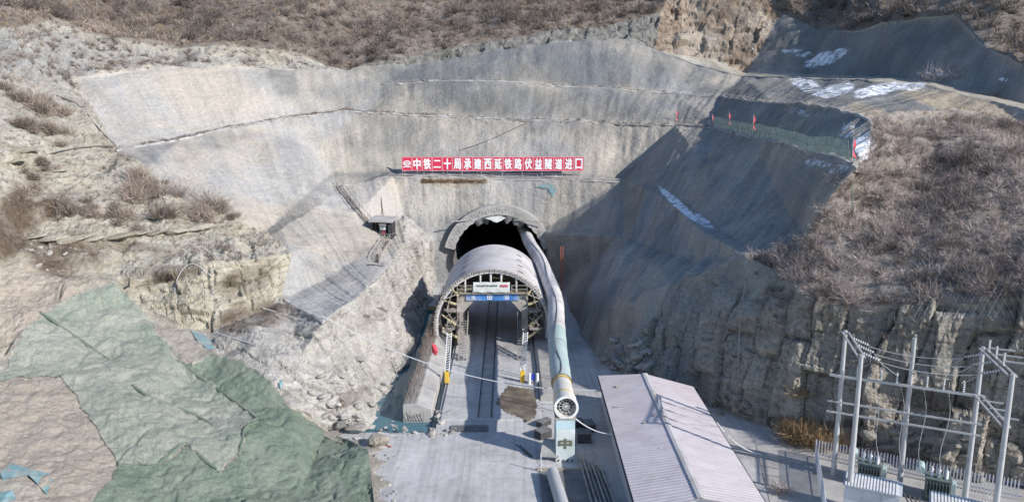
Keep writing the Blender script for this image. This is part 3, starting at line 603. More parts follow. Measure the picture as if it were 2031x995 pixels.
def text_mesh(s, w, h, mat, bold=0.04, depth=0.01):
    """a character as a flat mesh in the xz plane, fitted to w x h, centred on the origin, facing -y; strokes thickened by overlaid shifts"""
    cu = bpy.data.curves.new('lettering', 'FONT'); cu.body = s; cu.resolution_u = 2; cu.fill_mode = 'FRONT'
    o = bpy.data.objects.new('lettering', cu); COL.objects.link(o); dg = bpy.context.evaluated_depsgraph_get(); dg.update()
    me = bpy.data.meshes.new_from_object(o.evaluated_get(dg)); bpy.data.objects.remove(o); bpy.data.curves.remove(cu)
    co = np.array([tuple(v.co) for v in me.vertices]); fs = [tuple(f.vertices) for f in me.polygons]; bpy.data.meshes.remove(me)
    lo, hi = co.min(0), co.max(0); b = bold * h; mb = MB()
    x = ((co[:, 0] - lo[0]) / (hi[0] - lo[0]) - 0.5) * (w - 2 * b); z = ((co[:, 1] - lo[1]) / (hi[1] - lo[1]) - 0.5) * (h - 2 * b)
    for k, (dx, dz) in enumerate([(0, 0)] + [(b * math.cos(R(a)), b * math.sin(R(a))) for a in range(0, 360, 45)]):
        mb.add([(x[i] + dx, -depth - 0.0025 * k, z[i] + dz) for i in range(len(co))], fs)
    me = bpy.data.meshes.new('character'); me.from_pydata(mb.v, [], mb.f); me.materials.append(mat); me.update(); return me

# ------------------------------------------------------------------ tunnel mouth
tp = thing('tunnel_portal', 'dark tunnel mouth with a rough concrete arch ring in the grey headwall', 'tunnel', (TX, TY, 0))
mb = MB(); n = 40; A0, A1 = R(-36), R(216)
rough = fbm(np.array([[k * 0.5, j * 0.9, 3.0] for k in range(n + 1) for j in range(14)]), 3, 90).reshape(n + 1, 14)
ring = []
for k in range(n + 1):
    a = A0 + (A1 - A0) * k / n; row = []
    for j in range(14):
        r = 7.75 + 0.22 * rough[k, j]; row.append(len(mb.v)); mb.v.append((r * math.cos(a), -1.2 + j * 5.0, TZ + r * math.sin(a)))
    ring.append(row)
for k in range(n):
    for j in range(13): mb.f.append((ring[k][j], ring[k + 1][j], ring[k + 1][j + 1], ring[k][j + 1]))
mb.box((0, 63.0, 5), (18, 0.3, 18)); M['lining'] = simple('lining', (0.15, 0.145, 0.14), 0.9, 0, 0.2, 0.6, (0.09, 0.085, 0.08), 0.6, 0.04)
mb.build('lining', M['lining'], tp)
mb = MB(); n = 44
for k in range(n):
    for (a, rs) in ((k, 1), ):
        a0 = R(14 + 152 * k / n); a1 = R(14 + 152 * (k + 1) / n); ro0 = ro1 = 9.55
        ri0 = 7.8 + 0.10 * math.sin(k * 2.3); ri1 = 7.8 + 0.10 * math.sin((k + 1) * 2.3)
        q = [(r * math.cos(t), y, TZ + r * math.sin(t)) for y in (-1.25, 1.2) for (r, t) in ((ri0, a0), (ro0, a0), (ro1, a1), (ri1, a1))]
        mb.add(q, [(0, 1, 2, 3), (4, 7, 6, 5), (0, 3, 7, 4), (1, 5, 6, 2)])
mb.build('arch_ring', M['concrete'], tp)
mb = MB()
for k in range(46):
    a = R(18 + 144 * k / 45); r = 8.7 + 0.2 * ((k * 7) % 3 - 1); mb.box((r * math.cos(a), -1.27, TZ + r * math.sin(a)), (0.07, 0.10, 0.6), Matrix.Rotation(math.pi / 2 - a, 3, 'Y'))
tag(mb.build('anchor_bars', M['dirty_steel'], tp), kind='stuff')
mb = MB(); prev = None
for k in range(26):
    a = R(66 + 66 * k / 25 - 10); r0 = 7.95; r1 = 7.2 - 0.55 * abs(math.sin(k * 0.55)) - 0.2 * math.sin(k * 1.7)
    p0 = (r0 * math.cos(a), -1.3, TZ + r0 * math.sin(a)); p1 = (r1 * math.cos(a), -1.0 + 0.25 * math.sin(k * 1.3), TZ + r1 * math.sin(a))
    mb.v += [p0, p1]
    if k: b = len(mb.v); mb.f.append((b - 4, b - 3, b - 1, b - 2))
o = mb.build('waterproof_sheet', M['concrete_dark'], tp, smooth=True); o['label'] = 'torn sheet hanging along the crown of the arch'
mb = MB(); pr = [(-1.9, 6.9), (-1.0, 7.15), (0.4, 7.3), (1.6, 7.0), (0.9, 6.55), (0.1, 6.2), (-0.5, 6.35), (-0.9, 6.6)]
mb.prism([(x - .4, TZ + z + .45) for x, z in pr], 1, -1.62, -1.42); o = mb.build('white_sheet', M['white'], tp); o['label'] = 'bright white plastic flap hanging at the crown'
for a, b in (((-8.0, -2.3, 10.9), (-5.2, -1.3, 11.0)), ((2.5, -1.3, 11.0), (8.2, -2.3, 10.8))):
    mb = MB(); mb.tube([a, b], 0.09, 6); mb.build('cross_pipe', M['steel'], tp)
mb = MB(); mb.box((TX, TY + 31, -0.06), (14.5, 64, 0.08)); tag(mb.build('tunnel_floor', M['concrete_dark']), kind='structure')

# ------------------------------------------------------------------ invert slab, trough, side walls, pool
mb = MB(); mb.box((-1.7, 98.6, 0.07), (9.8, 59.0, 0.20)); tag(mb.build('invert_slab', M['floor'], bevel=0.03), kind='structure')
mb = MB(); mb.box((-2.3, 96.0, 0.173), (1.15, 53.0, 0.02)); tag(mb.build('drain_strip', M['concrete']), kind='structure')
for k, x in enumerate((-2.95, -1.65)):
    mb = MB(); mb.box((x, 96, 0.22), (0.09, 53, 0.11)); tag(mb.build('edge_rail', M['dark_steel']), 'dark steel rail along the drain strip in the concrete floor', 'rail', 'rails along the drain strip')
mb = MB()
for i in range(10): mb.box((-5.3 + i * 0.36, 67.2, 0.10), (0.30, 1.3, 0.06))
tag(mb.build('drain_grating', M['concrete_dark']), 'dark rectangular grating set across the pale roadway', 'grating')
mp0 = [(983, 797), (996, 779), (1008, 764), (1030, 768), (1062, 772), (1065, 800), (1062, 826), (1048, 834), (1020, 822), (1000, 815)]; mp = []
for i_ in range(len(mp0)):
    (u0, v0), (u1, v1) = mp0[i_], mp0[(i_ + 1) % len(mp0)]
    for k in range(5): t = k / 5; mp.append((u0 + (u1 - u0) * t + 2.2 * math.sin(i_ * 5 + k * 2.3), v0 + (v1 - v0) * t + 1.6 * math.sin(i_ * 3 + k * 3.1)))
mb = MB(); q = [P(u, v, z=0.2) for u, v in mp]; nq = len(q)
mb.add([(p.x, p.y, 0.172) for p in q] + [(p.x, p.y, 0.20) for p in q], [tuple(range(nq, 2 * nq))] + [(i, (i + 1) % nq, nq + (i + 1) % nq, nq + i) for i in range(nq)])
tag(mb.build('mud_patch', M['mud']), kind='structure')
sw = thing('side_wall', 'long pale concrete side wall footing with reinforcing bars beside the pool', 'wall', (0, 0, 0))
mb = MB(); prof = [(-10.4, -1.8), (-10.4, 1.15), (-9.0, 1.35), (-8.7, 1.2), (-7.55, 0.75), (-7.55, -1.8)]
mb.prism(prof, 1, 70.2, 118.0); mb.build('footing', M['concrete'], sw, bevel=0.05)
mb = MB(); rr = random.Random(5)
for row, xx in enumerate((-10.15, -9.75, -9.3)):
    y = 70.6
    while y < 117:
        h = rr.uniform(0.5, 1.0) if y < 84 else rr.uniform(0.9, 1.9)
        a = Vector((xx + rr.uniform(-.06, .06), y, 1.1)); mb.bar(a, a + Vector((rr.uniform(-.25, .35), rr.uniform(-.35, .2), h)), 0.035); y += 0.27
for z in (1.6, 1.95): mb.bar((-9.75, 70.5, z), (-9.7, 117, z + 0.3), 0.035)
o = mb.build('rebar', M['rust'], sw); tag(o, kind='stuff')
mb = MB()
for i in range(8): mb.bar((-10.2 + i * 0.26, 70.12, -0.5), (-10.2 + i * 0.26 + rr.uniform(-.1, .1), 69.9, rr.uniform(0.3, 1.2)), 0.04)
tag(mb.build('end_bars', M['rust'], sw), kind='stuff')
sw = thing('side_wall', 'low concrete kerb wall running under the ventilation duct', 'wall', (0, 0, 0))
mb = MB(); mb.prism([(3.3, -0.2), (3.3, 0.55), (3.6, 0.75), (4.9, 0.8), (4.9, -0.2)], 1, 74.0, 118.0); mb.build('footing', M['concrete'], sw, bevel=0.04)
mb = MB(); mb.add([(sx0 - 1, sy0 - .2, -0.62), (sx1 + .05, sy0 - .2, -0.62), (sx1 + .05, sy1, -0.62), (sx0 - 1, sy1, -0.62)], [(0, 1, 2, 3)])
tag(mb.build('pool_water', M['water']), kind='structure')

# ------------------------------------------------------------------ lining trolley
tr = thing('lining_trolley', 'huge arched steel formwork trolley on portal legs before the tunnel mouth', 'formwork trolley', (-2.0, 92.0, 0))
RT, CZ, LT = 7.35, 2.75, 17.0; na, ny = 102, 68
slots = set()
for ya in (2.4, 6.0, 9.6, 13.2):
    for aa in (61, 119): slots.add((round((aa + 12) / 2), int(ya / 0.25)))
for aa, ya in ((38, 1.2), (24, 2.2), (12, 1.4), (38, 7.5), (150, 2.0), (150, 8.0)): slots.add((round((aa + 12) / 2), int(ya / 0.25)))
hole = set()
for (i, j) in slots: hole |= {(i + di, j + dj) for di in (-1, 0, 1) for dj in (0, 1)}
mb = MB(); ids = {}
for s_, r in enumerate((RT, RT - 0.14)):
    for i in range(na + 1):
        a = R(-12 + 2 * i)
        for j in range(ny + 1): ids[s_, i, j] = len(mb.v); mb.v.append((r * math.cos(a), j * 0.25, CZ + r * math.sin(a)))
for i in range(na):
    for j in range(ny):
        if (i, j) in hole: continue
        mb.f.append((ids[0, i, j], ids[0, i, j + 1], ids[0, i + 1, j + 1], ids[0, i + 1, j])); mb.f.append((ids[1, i, j], ids[1, i + 1, j], ids[1, i + 1, j + 1], ids[1, i, j + 1]))
for i in range(na):
    for j in (0, ny): mb.f.append((ids[0, i, j], ids[0, i + 1, j], ids[1, i + 1, j], ids[1, i, j]))
mb.build('shell', M['grey_paint'], tr, smooth=True)
def arc_rib(y, r0, r1, d, a0=-12, a1=192, n=60):
    m = MB()
    for k in range(n):
        t0, t1 = R(a0 + (a1 - a0) * k / n), R(a0 + (a1 - a0) * (k + 1) / n)
        q = [(r * math.cos(t), yy, CZ + r * math.sin(t)) for yy in (y, y + d) for (r, t) in ((r0, t0), (r1, t0), (r1, t1), (r0, t1))]
        m.add(q, [(0, 1, 2, 3), (4, 7, 6, 5), (0, 3, 7, 4), (1, 5, 6, 2)])
    return m
for y in (-0.12, 4.2, 8.5, 12.7, 16.8): arc_rib(y, RT - 0.50, RT - 0.15, 0.16).build('arch_rib', M['grey_paint'], tr)
mb = MB()
for k in range(78):
    a = R(-11 + 202 * k / 77); r = RT - 0.10; mb.box((r * math.cos(a), -0.2, CZ + r * math.sin(a)), (0.42 if k % 2 else 0.28, 0.16, 0.17), Matrix.Rotation(-a, 3, 'Y'))
mb.build('flange_teeth', M['dirty_steel'], tr)
for y in (0.5, 5.6, 10.8, 15.8):
    fr = MB()
    for s in (-1, 1):
        fr.box((s * 4.1, y, 3.55), (0.75, 0.6, 5.3)); fr.prism([(s * 3.73, 6.2), (s * 3.73, 4.4), (s * 2.1, 6.2)], 1, y - 0.26, y + 0.26)
        fr.bar((s * 4.3, y, 4.9), (s * 6.1, y, 4.7), 0.22, 0.3); fr.bar((s * 4.3, y, 2.6), (s * 6.2, y, 2.3), 0.22, 0.3); fr.bar((s * 4.2, y, 6.6), (s * 5.2, y, 7.4), 0.2)
    fr.box((0, y, 6.55), (8.9, 0.6, 0.72)); fr.build('portal_frame', M['dirty_steel'], tr, bevel=0.02)
for s in (-1, 1):
    mb = MB(); mb.box((s * 4.1, 8.1, 0.72), (0.6, 16.6, 0.4)); sl_ = mb.build('sill_beam', M['dirty_steel'], tr)
    for y in (0.6, 1.6, 15.2, 16.2):
        mb = MB(); mb.tube([(s * 4.1 - 0.12, y, 0.42), (s * 4.1 + 0.12, y, 0.42)], 0.26, 14); mb.build('wheel', M['dark_steel'], sl_)
    for zz, xx in ((4.72, 5.15), (2.42, 5.3)):
        mb = MB()
        for i in range(5): mb.box((s * (xx - 0.55 + i * 0.27), 7.6, zz + 0.12 + 0.006 * (i % 2)), (0.25, 16.4, 0.05))
        for y in np.arange(-0.3, 16, 2.0): mb.bar((s * (xx + 0.45), y, zz + .1), (s * (xx + 0.30), y, zz + 1.1), 0.06)
        mb.bar((s * (xx + 0.30), -0.4, zz + 1.1), (s * (xx + 0.30), 16, zz + 1.1), 0.06); mb.bar((s * (xx - .6), -0.45, zz + .1), (s * (xx + .5), -0.45, zz + .1), 0.2, 0.25)
        mb.build('side_platform', M['dirty_steel'], tr)
    for y in (-0.1, 5.0, 10.2):
        for (x0, z0, x1, z1) in ((4.5, 5.6, 6.0, 6.1), (4.6, 2.9, 6.35, 4.3), (4.5, 1.3, 6.3, 2.6), (4.3, 6.7, 5.0, 7.7)):
            j_ = MB(); a, b = Vector((s * x0, y, z0)), Vector((s * x1, y, z1)); j_.tube([a, a.lerp(b, .55)], 0.17, 8); j_.tube([a.lerp(b, .5), b], 0.09, 8); j_.build('jack', M['pale_yellow'], tr, smooth=True)
    mb = MB()
    for k in range(3):
        yy = -0.35 + 0.05 * k
        mb.bar((s * 4.6, yy, 5.0 - k), (s * 6.0, yy, 3.9 - k), 0.07); mb.bar((s * 5.9, yy, 5.1 - k), (s * 5.0, yy, 3.7 - k), 0.07)
    mb.bar((s * 5.0, -.4, 7.2), (s * 5.7, -.4, 5.0), .09); mb.bar((s * 4.4, -.4, 7.0), (s * 5.9, -.4, 6.4), .1)
    mb.build('brace', M['dirty_steel'], tr)
mb = MB(); mb.box((0, 7.9, 7.06), (8.6, 16.4, 0.1)); dk = mb.build('deck', M['wood'], tr)
for x0 in (-4.4, 2.4):
    mb = MB()
    for x in (x0 + .05, x0 + 1.95): mb.bar((x, -0.35, 7.1), (x, -0.35, 8.1), 0.07)
    for z in (7.6, 8.1): mb.bar((x0, -0.35, z), (x0 + 2.0, -0.35, z), 0.06)
    mb.build('handrail', M['dirty_steel'], dk)
for i in range(5):
    mb = MB(); mb.box((-3.6 + rr.uniform(-.4, .4), 0.6 + i * 0.5, 7.15 + 0.055 * i), (1.7, 0.25, 0.05), Matrix.Rotation(rr.uniform(-.4, .4), 3, 'Z')); mb.build('loose_plank', M['wood'], dk)
for x in (-3.4, -1.5, -0.2, 1.1, 3.0):
    for y in (0.15, 8.0):
        mb = MB(); zt = CZ + math.sqrt((RT - 0.3) ** 2 - x * x); mb.tube([(x, y, 7.1), (x, y, zt)], 0.13, 8); mb.build('prop', M['grey_paint'], tr, smooth=True)
mb = MB(); mb.box((0.0, 0.12, 6.5), (6.6, 0.1, 0.86)); bb = mb.build('name_beam', M['blue'], tr); bb['label'] = 'faded blue painted beam with white characters'
for x, kind in ((-0.35, 0), (1.75, 1), (-2.35, 2)):
    mb = MB()
    if kind == 0:
        for z in (-.26, 0, .26): mb.box((x, 0.05, 6.5 + z), (0.56, 0.03, 0.07))
        for q in (-.26, 0, .26): mb.box((x + q, 0.05, 6.5), (0.07, 0.031, 0.58))
    elif kind == 1:
        for z in (-.28, -.08, .08, .26): mb.box((x + .05, 0.05, 6.5 + z), (0.5, 0.03, 0.06))
        mb.box((x + .28, 0.05, 6.5), (0.07, 0.031, 0.6)); mb.box((x - .05, 0.05, 6.42), (0.07, 0.032, 0.4)); mb.bar((x - .4, 0.05, 6.45), (x - .15, 0.05, 6.75), 0.07, 0.03)
    else:
        for z in (-.2, .05, .25): mb.box((x, 0.05, 6.5 + z), (0.5, 0.03, 0.05))
        mb.box((x, 0.05, 6.5), (0.06, 0.031, 0.55))
    mb.build('character', M['sign_white'], bb)
mb = MB(); nx = 16
for i in range(nx + 1):
    x = -2.35 + 4.55 * i / nx; w_ = 0.05 * math.sin(i * 1.3); mb.v += [(x, -0.45 + w_, 8.55 - 0.02 * math.sin(i)), (x, -0.5 - w_, 7.75 + 0.03 * math.sin(i * 2.1)), (x, -0.42 + w_, 7.25 + 0.04 * math.sin(i * 1.1))]
    if i:
        b = len(mb.v)
        for k in range(2): mb.f.append((b - 6 + k, b - 5 + k, b - 2 + k, b - 3 + k))
bn = mb.build('banner', M['white_cloth'], tr, smooth=True); bn['label'] = 'creased white banner with small grey and red lettering'
mb = MB()
for i in range(10): mb.box((-1.9 + i * 0.27, -0.56, 8.12), (0.15, 0.02, 0.2 + 0.05 * (i % 2)))
mb.build('lettering', M['concrete_dark'], bn)
mb = MB()
for i in range(3): mb.box((1.15 + i * 0.34, -0.56, 8.1), (0.22, 0.02, 0.3))
mb.build('red_lettering', M['flag_red'], bn)
for s, xx in ((-1, -3.5), (1, 3.6)):
    st = MB(); y0, z0, y1, z1 = 0.0, 3.6, -5.6, 0.2
    for e_ in (-0.45, 0.45):
        st.bar((xx + e_, y0, z0), (xx + e_, y1, z1), 0.06, 0.22); st.bar((xx + e_, y0, z0 + 1.05), (xx + e_, y1, z1 + 1.05), 0.05)
        st.bar((xx + e_, y0, z0 + .55), (xx + e_, y1, z1 + .55), 0.04)
        for k in range(7): t = k / 6; st.bar((xx + e_, y0 + (y1 - y0) * t, z0 + (z1 - z0) * t), (xx + e_, y0 + (y1 - y0) * t, z0 + (z1 - z0) * t + 1.05), 0.05)
    sr_ = st.build('stair', M['dirty_steel'], tr)
    for k in range(16):
        t = (k + .5) / 16; mb = MB(); mb.box((xx, y0 + (y1 - y0) * t, z0 + (z1 - z0) * t), (0.84, 0.26, 0.04)); mb.build('tread', M['steel'], sr_)

# ------------------------------------------------------------------ barrier gates
def barrier(x, y, label):
    b = thing('barrier_gate', label, 'barrier', (x, y, 0.17), 0, 'boom barriers before the trolley')
    mb = MB(); mb.box((0, 0, 0.6), (0.5, 0.4, 1.2)); mb.box((0, 0, 1.23), (0.54, 0.44, 0.06)); mb.build('cabinet', M['yellow'], b, bevel=0.03)
    mb = MB()
    for e_ in (-0.24, 0.24): mb.bar((e_, 0.05, 1.2), (e_ + 0.35, 0.3, 5.6), 0.08)
    for k in range(15):
        z = 1.4 + k * 0.28; o_ = (z - 1.2) / 4.4; mb.bar((-0.24 + .35 * o_, 0.05 + .25 * o_, z), (0.24 + .35 * o_, 0.05 + .25 * o_, z + 0.22), 0.06)
    mb.build('boom', M['sign_white'], b); return b
barrier(-6.75, 79.0, 'yellow barrier cabinet with raised white lattice boom beside the side wall footing')
barrier(1.55, 79.2, 'yellow barrier cabinet with raised white lattice boom beside the blue gate')
g = thing('pedestrian_gate', 'two white posts with a blue panel between them on the roadway', 'gate', (2.3, 78.6, 0.17))
for x in (0, 0.85):
    mb = MB(); mb.tube([(x, 0, 0), (x, 0, 1.15), (x, 0, 1.25)], [0.18, 0.18, 0.08], 12); mb.build('post', M['white'], g, smooth=True)
mb = MB(); mb.box((0.42, 0.1, 0.75), (0.5, 0.2, 0.7)); mb.build('panel', M['barrier_blue'], g, bevel=0.03)
mb = MB(); mb.bar((-9.0, 84.8, 1.4), (-8.9, 84.7, 2.9), 0.04); f1 = thing('warning_flag', 'crumpled red flag on the side wall footing among the reinforcing bars', 'flag', (0, 0, 0))
mb.build('pole', M['steel'], f1); mb = MB()
mb.add([(-8.95, 84.7, 2.9), (-8.35, 84.6, 2.6), (-8.2, 84.5, 1.9), (-8.5, 84.75, 1.3), (-8.92, 84.75, 1.7), (-8.6, 84.35, 2.2)], [(0, 1, 5), (1, 2, 5), (2, 3, 5), (3, 4, 5), (4, 0, 5)]); mb.build('cloth', M['flag_red'], f1)

# ------------------------------------------------------------------ ventilation duct, fan and its column
dc = thing('ventilation_duct', 'fat pale fabric ventilation duct running out of the tunnel mouth', 'duct', (0, 0, 0))
path = [(1.8, 150, 8.3), (3.0, 132, 8.05), (3.5, 123, 7.9), (4.75, 109, 7.6), (5.4, 99, 7.0), (5.85, 91.6, 6.4), (5.5, 83.4, 5.8), (5.1, 75, 5.5), (4.95, 69.5, 5.2), (4.9, 66.0, 5.0)]
def smooth_path(pts_, n):
    p = [Vector(q) for q in pts_]; out = []
    for i in range(len(p) - 1):
        a, b, c, d = p[max(i - 1, 0)], p[i], p[i + 1], p[min(i + 2, len(p) - 1)]
        for k in range(n):
            t = k / n; out.append(0.5 * ((2 * b) + (c - a) * t + (2 * a - 5 * b + 4 * c - d) * t * t + (3 * b - a - 3 * c + d) * t ** 3))
    return out + [p[-1]]
sp = smooth_path(path, 7); cut = [i for i, q in enumerate(sp) if q.y < 80][0]
def duct_seg(pp, i0, mat, nm):
    mb = MB(); rad = [0.97 + 0.018 * math.sin((i0 + i) * 1.9) + 0.012 * math.sin((i0 + i) * 0.7) for i in range(len(pp))]; mb.tube(pp, rad, 22, cap=False); return mb.build(nm, mat, dc, smooth=True)
duct_seg(sp[:cut + 1], 0, M['duct'], 'fabric_section'); o = duct_seg(sp[cut:], cut, M['duct_teal'], 'fabric_section'); o['label'] = 'faded teal length of fabric duct'
mb = MB(); seamp = [q + Vector((-0.15 + 0.22 * math.sin(i * 0.35), 0, 1.0)) for i, q in enumerate(sp)]
mb.tube(seamp, 0.05, 6); mb.build('seam', M['seam'], dc)
for yb in (122.5, 112, 104, 96, 88.2, 81, 74.6):
    q = min(sp, key=lambda s_: abs(s_.y - yb)); mb = MB(); mb.tube([q + Vector((0, -.07, 0)), q + Vector((0, .07, 0))], 1.04, 22, cap=False); mb.build('joint_hoop', M['duct'], dc, smooth=True)
mb = MB()
for yb in (118, 108, 99, 92, 84.5, 78, 71):
    q = min(sp, key=lambda s_: abs(s_.y - yb)); mb = MB(); mb.bar((q.x - .5, q.y, q.z - .75), (q.x - .5, q.y, 0.6), 0.1); mb.bar((q.x + .6, q.y, q.z - .75), (q.x + .6, q.y, 0.0), 0.1); mb.bar((q.x - .8, q.y, q.z - .95), (q.x + .9, q.y, q.z - .95), 0.1); mb.build('trestle', M['dirty_steel'], dc)
fn = thing('axial_fan', 'cream cylindrical fan with yellow bands on the end of the duct', 'fan', (4.9, 60.3, 5.0))
mb = MB(); ro = 0.98
mb.tube([(0, 0.0, 0), (0, 1.6, 0)], ro, 28, cap=False); mb.tube([(0, 1.6, 0), (0, 5.9, 0)], 0.88, 28, cap=False); mb.tube([(0, 1.35, 0), (0, 1.6, 0)], [ro, 0.88], 28, cap=False)
mb.tube([(0, 0.02, 0), (0, 5.8, 0)], 0.84, 28, cap=False); mb.build('housing', M['fan_white'], fn, smooth=True)
mb = MB(); q = [(math.cos(2 * math.pi * k / 28), math.sin(2 * math.pi * k / 28)) for k in range(28)]
mb.v = [(r * c, y, r * s) for y in (-0.06, 0.06) for r in (0.84, 1.04) for c, s in q]
for k in range(28):
    k2 = (k + 1) % 28; mb.f += [(k, k2, 28 + k2, 28 + k), (56 + k, 84 + k, 84 + k2, 56 + k2), (28 + k, 28 + k2, 84 + k2, 84 + k), (k, 56 + k, 56 + k2, k2)]
mb.build('rim', M['white'], fn)
for y in (1.75, 5.0, 5.6):
    mb = MB(); mb.tube([(0, y, 0), (0, y + 0.28, 0)], 0.93 if y > 4 else 0.91, 28, cap=False); mb.build('band', M['yellow'], fn, smooth=True)
mb = MB()
for k in range(12):
    a = math.pi * 2 * k / 12; mb.bar((0, 0.25, 0), (0.86 * math.cos(a), 0.25, 0.86 * math.sin(a)), 0.025)
for r in (0.3, 0.6): mb.tube([(r * math.cos(2 * math.pi * k / 20), 0.25, r * math.sin(2 * math.pi * k / 20)) for k in range(21)], 0.014, 4, cap=False)
mb.build('guard', M['white'], fn)
mb = MB(); mb.tube([(0, 0.7, 0), (0, 2.2, 0)], 0.27, 14)
for k in range(9):
    a = math.pi * 2 * k / 9; c, s = math.cos(a), math.sin(a)
    mb.add([(0.25 * c - .1 * s, 1.2, 0.25 * s + .1 * c), (0.25 * c + .1 * s, 1.45, 0.25 * s - .1 * c), (0.82 * c + .16 * s, 1.4, 0.82 * s - .16 * c), (0.82 * c - .16 * s, 1.25, 0.82 * s + .16 * c)], [(0, 1, 2, 3)])
mb.build('impeller', M['dark_steel'], fn)
co = thing('fan_column', 'weathered pale column with a dark painted character holding up the fan', 'column', (4.85, 61.4, 0))
mb = MB(); mb.box((0, 0, 1.97), (1.62, 2.2, 3.94)); cb_ = mb.build('shaft', simple('column_paint', (0.60, 0.64, 0.62), 0.6, 0, 0.10, 1.0, (0.36, 0.44, 0.43), 0.7), co, bevel=0.04)
o = link_mesh('painted_mark', text_mesh('中', 1.2, 0.95, M['olive'], 0.06), cb_, (0, -1.115, 1.75))
mb = MB(); mb.box((0, -1.11, 3.45), (1.6, 0.02, 0.75)); o = mb.build('paint_band', simple('sky_paint', (0.33, 0.55, 0.62), 0.6, 0, 0.15, 1.5, (0.58, 0.62, 0.62), 0.75), cb_)
mb = MB()
for i in range(4): mb.prism([(-0.72 + i * 0.4, 0.1), (-0.52 + i * 0.4, 0.1), (-0.42 + i * 0.4, 0.3), (-0.62 + i * 0.4, 0.3)], 1, -1.13, -1.105)
mb.build('stripe_mark', M['olive'], cb_)
mb = MB(); mb.box((0, 0, 4.0), (1.8, 2.4, 0.12)); mb.box((0, -.7, 4.12), (1.2, 0.2, .2)); mb.box((0, .8, 4.12), (1.2, 0.2, .2)); mb.build('saddle', M['dirty_steel'], co)
# ------------------------------------------------------------------ name board above the tunnel
CH = '中铁二十局承建西延铁路伏益隧道进口'
sl0, sr0 = P(797, 324, y=132.6), P(1158, 326, y=132.6); SZ = (P(977, 311, y=132.6).z + P(977, 339, y=132.6).z) / 2; SH = P(977, 311, y=132.6).z - P(977, 339, y=132.6).z
nb = thing('name_board', 'long red sign board with white characters standing on the berm above the tunnel mouth', 'sign', (sl0.x, 132.6, SZ))
PW = (sr0.x - sl0.x) / 18; pm = MB(); pm.box((0, 0, 0), (PW * 0.985, 0.12, SH)); pmesh = pm.mesh('panel', M['red'])
fm = MB(); e_ = 0.055
for z in (-SH / 2 + 0.06, SH / 2 - 0.06): fm.box((0, -0.075, z), (PW * 0.97, 0.03, e_ * 1.5))
for x in (-PW / 2 + 0.06, PW / 2 - 0.06): fm.box((x, -0.075, 0), (e_, 0.031, SH * 0.97))
fmesh = fm.mesh('border', M['pink_edge'])
for i in range(18):
    pn = link_mesh('panel', pmesh, nb, ((i + 0.5) * PW, 0, 0)); link_mesh('border', fmesh, pn)
    if i == 0:
        em = MB()
        def ell(rx, rz, z0, r):
            em.tube([(rx * math.cos(2 * math.pi * k / 24), -0.085, z0 + rz * math.sin(2 * math.pi * k / 24)) for k in range(25)], r, 5, cap=False)
        ell(0.62, 0.42, 0.12, 0.06); ell(0.36, 0.40, 0.12, 0.045); ell(0.56, 0.16, 0.12, 0.04)
        em.bar((-0.58, -0.085, 0.12), (0.58, -0.085, 0.12), 0.05); em.bar((0, -0.085, -0.28), (0, -0.085, 0.52), 0.08); em.box((0, -0.085, -0.50), (1.36, 0.04, 0.17)); em.build('emblem', M['sign_white'], pn)
    else: link_mesh('character', text_mesh(CH[i - 1], PW * 0.74, SH * 0.78, M['sign_white'], 0.034), pn, (0, -0.075, 0.0)) if CH[i - 1] not in '二' else link_mesh('character', text_mesh('二', PW * 0.74, SH * 0.55, M['sign_white'], 0.034), pn, (0, -0.075, 0.0))
for u in (803, 841, 879, 916, 955, 997, 1036, 1075, 1115, 1150):
    x = P(u, 340, y=132.8).x; zg = ground_at(x, 132.85, 18) - SZ - 0.2; mb = MB(); mb.bar((x - sl0.x, 0.2, zg), (x - sl0.x, 0.16, SH / 2 - 0.1), 0.09); mb.bar((x - sl0.x, 0.2, zg + 1.4), (x - sl0.x, 1.5, zg + 0.3), 0.06); mb.build('post', M['galvanised'], nb)

# ------------------------------------------------------------------ rough kerbs along the berm edges
def kerb(keys, r, seed, ins=0.0):
    line = [ppos(k) for k in keys]; pth = []; g = random.Random(seed)
    for a, b in zip(line, line[1:]):
        n = max(2, int((b - a).length / 0.9))
        for k in range(n):
            q = a.lerp(b, k / n); d = Vector((q.x + 5, q.y - 62, 0)).normalized(); q = q + d * (0.15 + g.uniform(-.1, .1)); z = ground_at(q.x, q.y, q.z)
            pth.append(Vector((q.x, q.y, (z if abs(z - q.z) < 0.45 else q.z) + g.uniform(-.10, .06))))
    zs = [p.z for p in pth]
    for i in range(1, len(pth) - 1): pth[i].z = (zs[i - 1] + zs[i] + zs[i + 1]) / 3
    mb = MB(); mb.tube(pth, [r * g.uniform(.45, 1.3) for _ in pth], 6); tag(mb.build('berm_kerb', M['berm_dust']), kind='structure')
M['berm_dust'] = simple('berm_dust', (0.34, 0.33, 0.32), 0.95, 0, 0.3, 0.8, (0.17, 0.155, 0.14), 0.85, 0.05)
kerb(seq('bf', 0, 11), 0.27, 1); kerb(seq('af', 0, 14), 0.30, 2); kerb(seq('gf', 3, 7), 0.22, 3); kerb(seq('c', 8, 13), 0.24, 5); kerb(['c1', 'c2', 'c3', 'c4'], 0.22, 7)
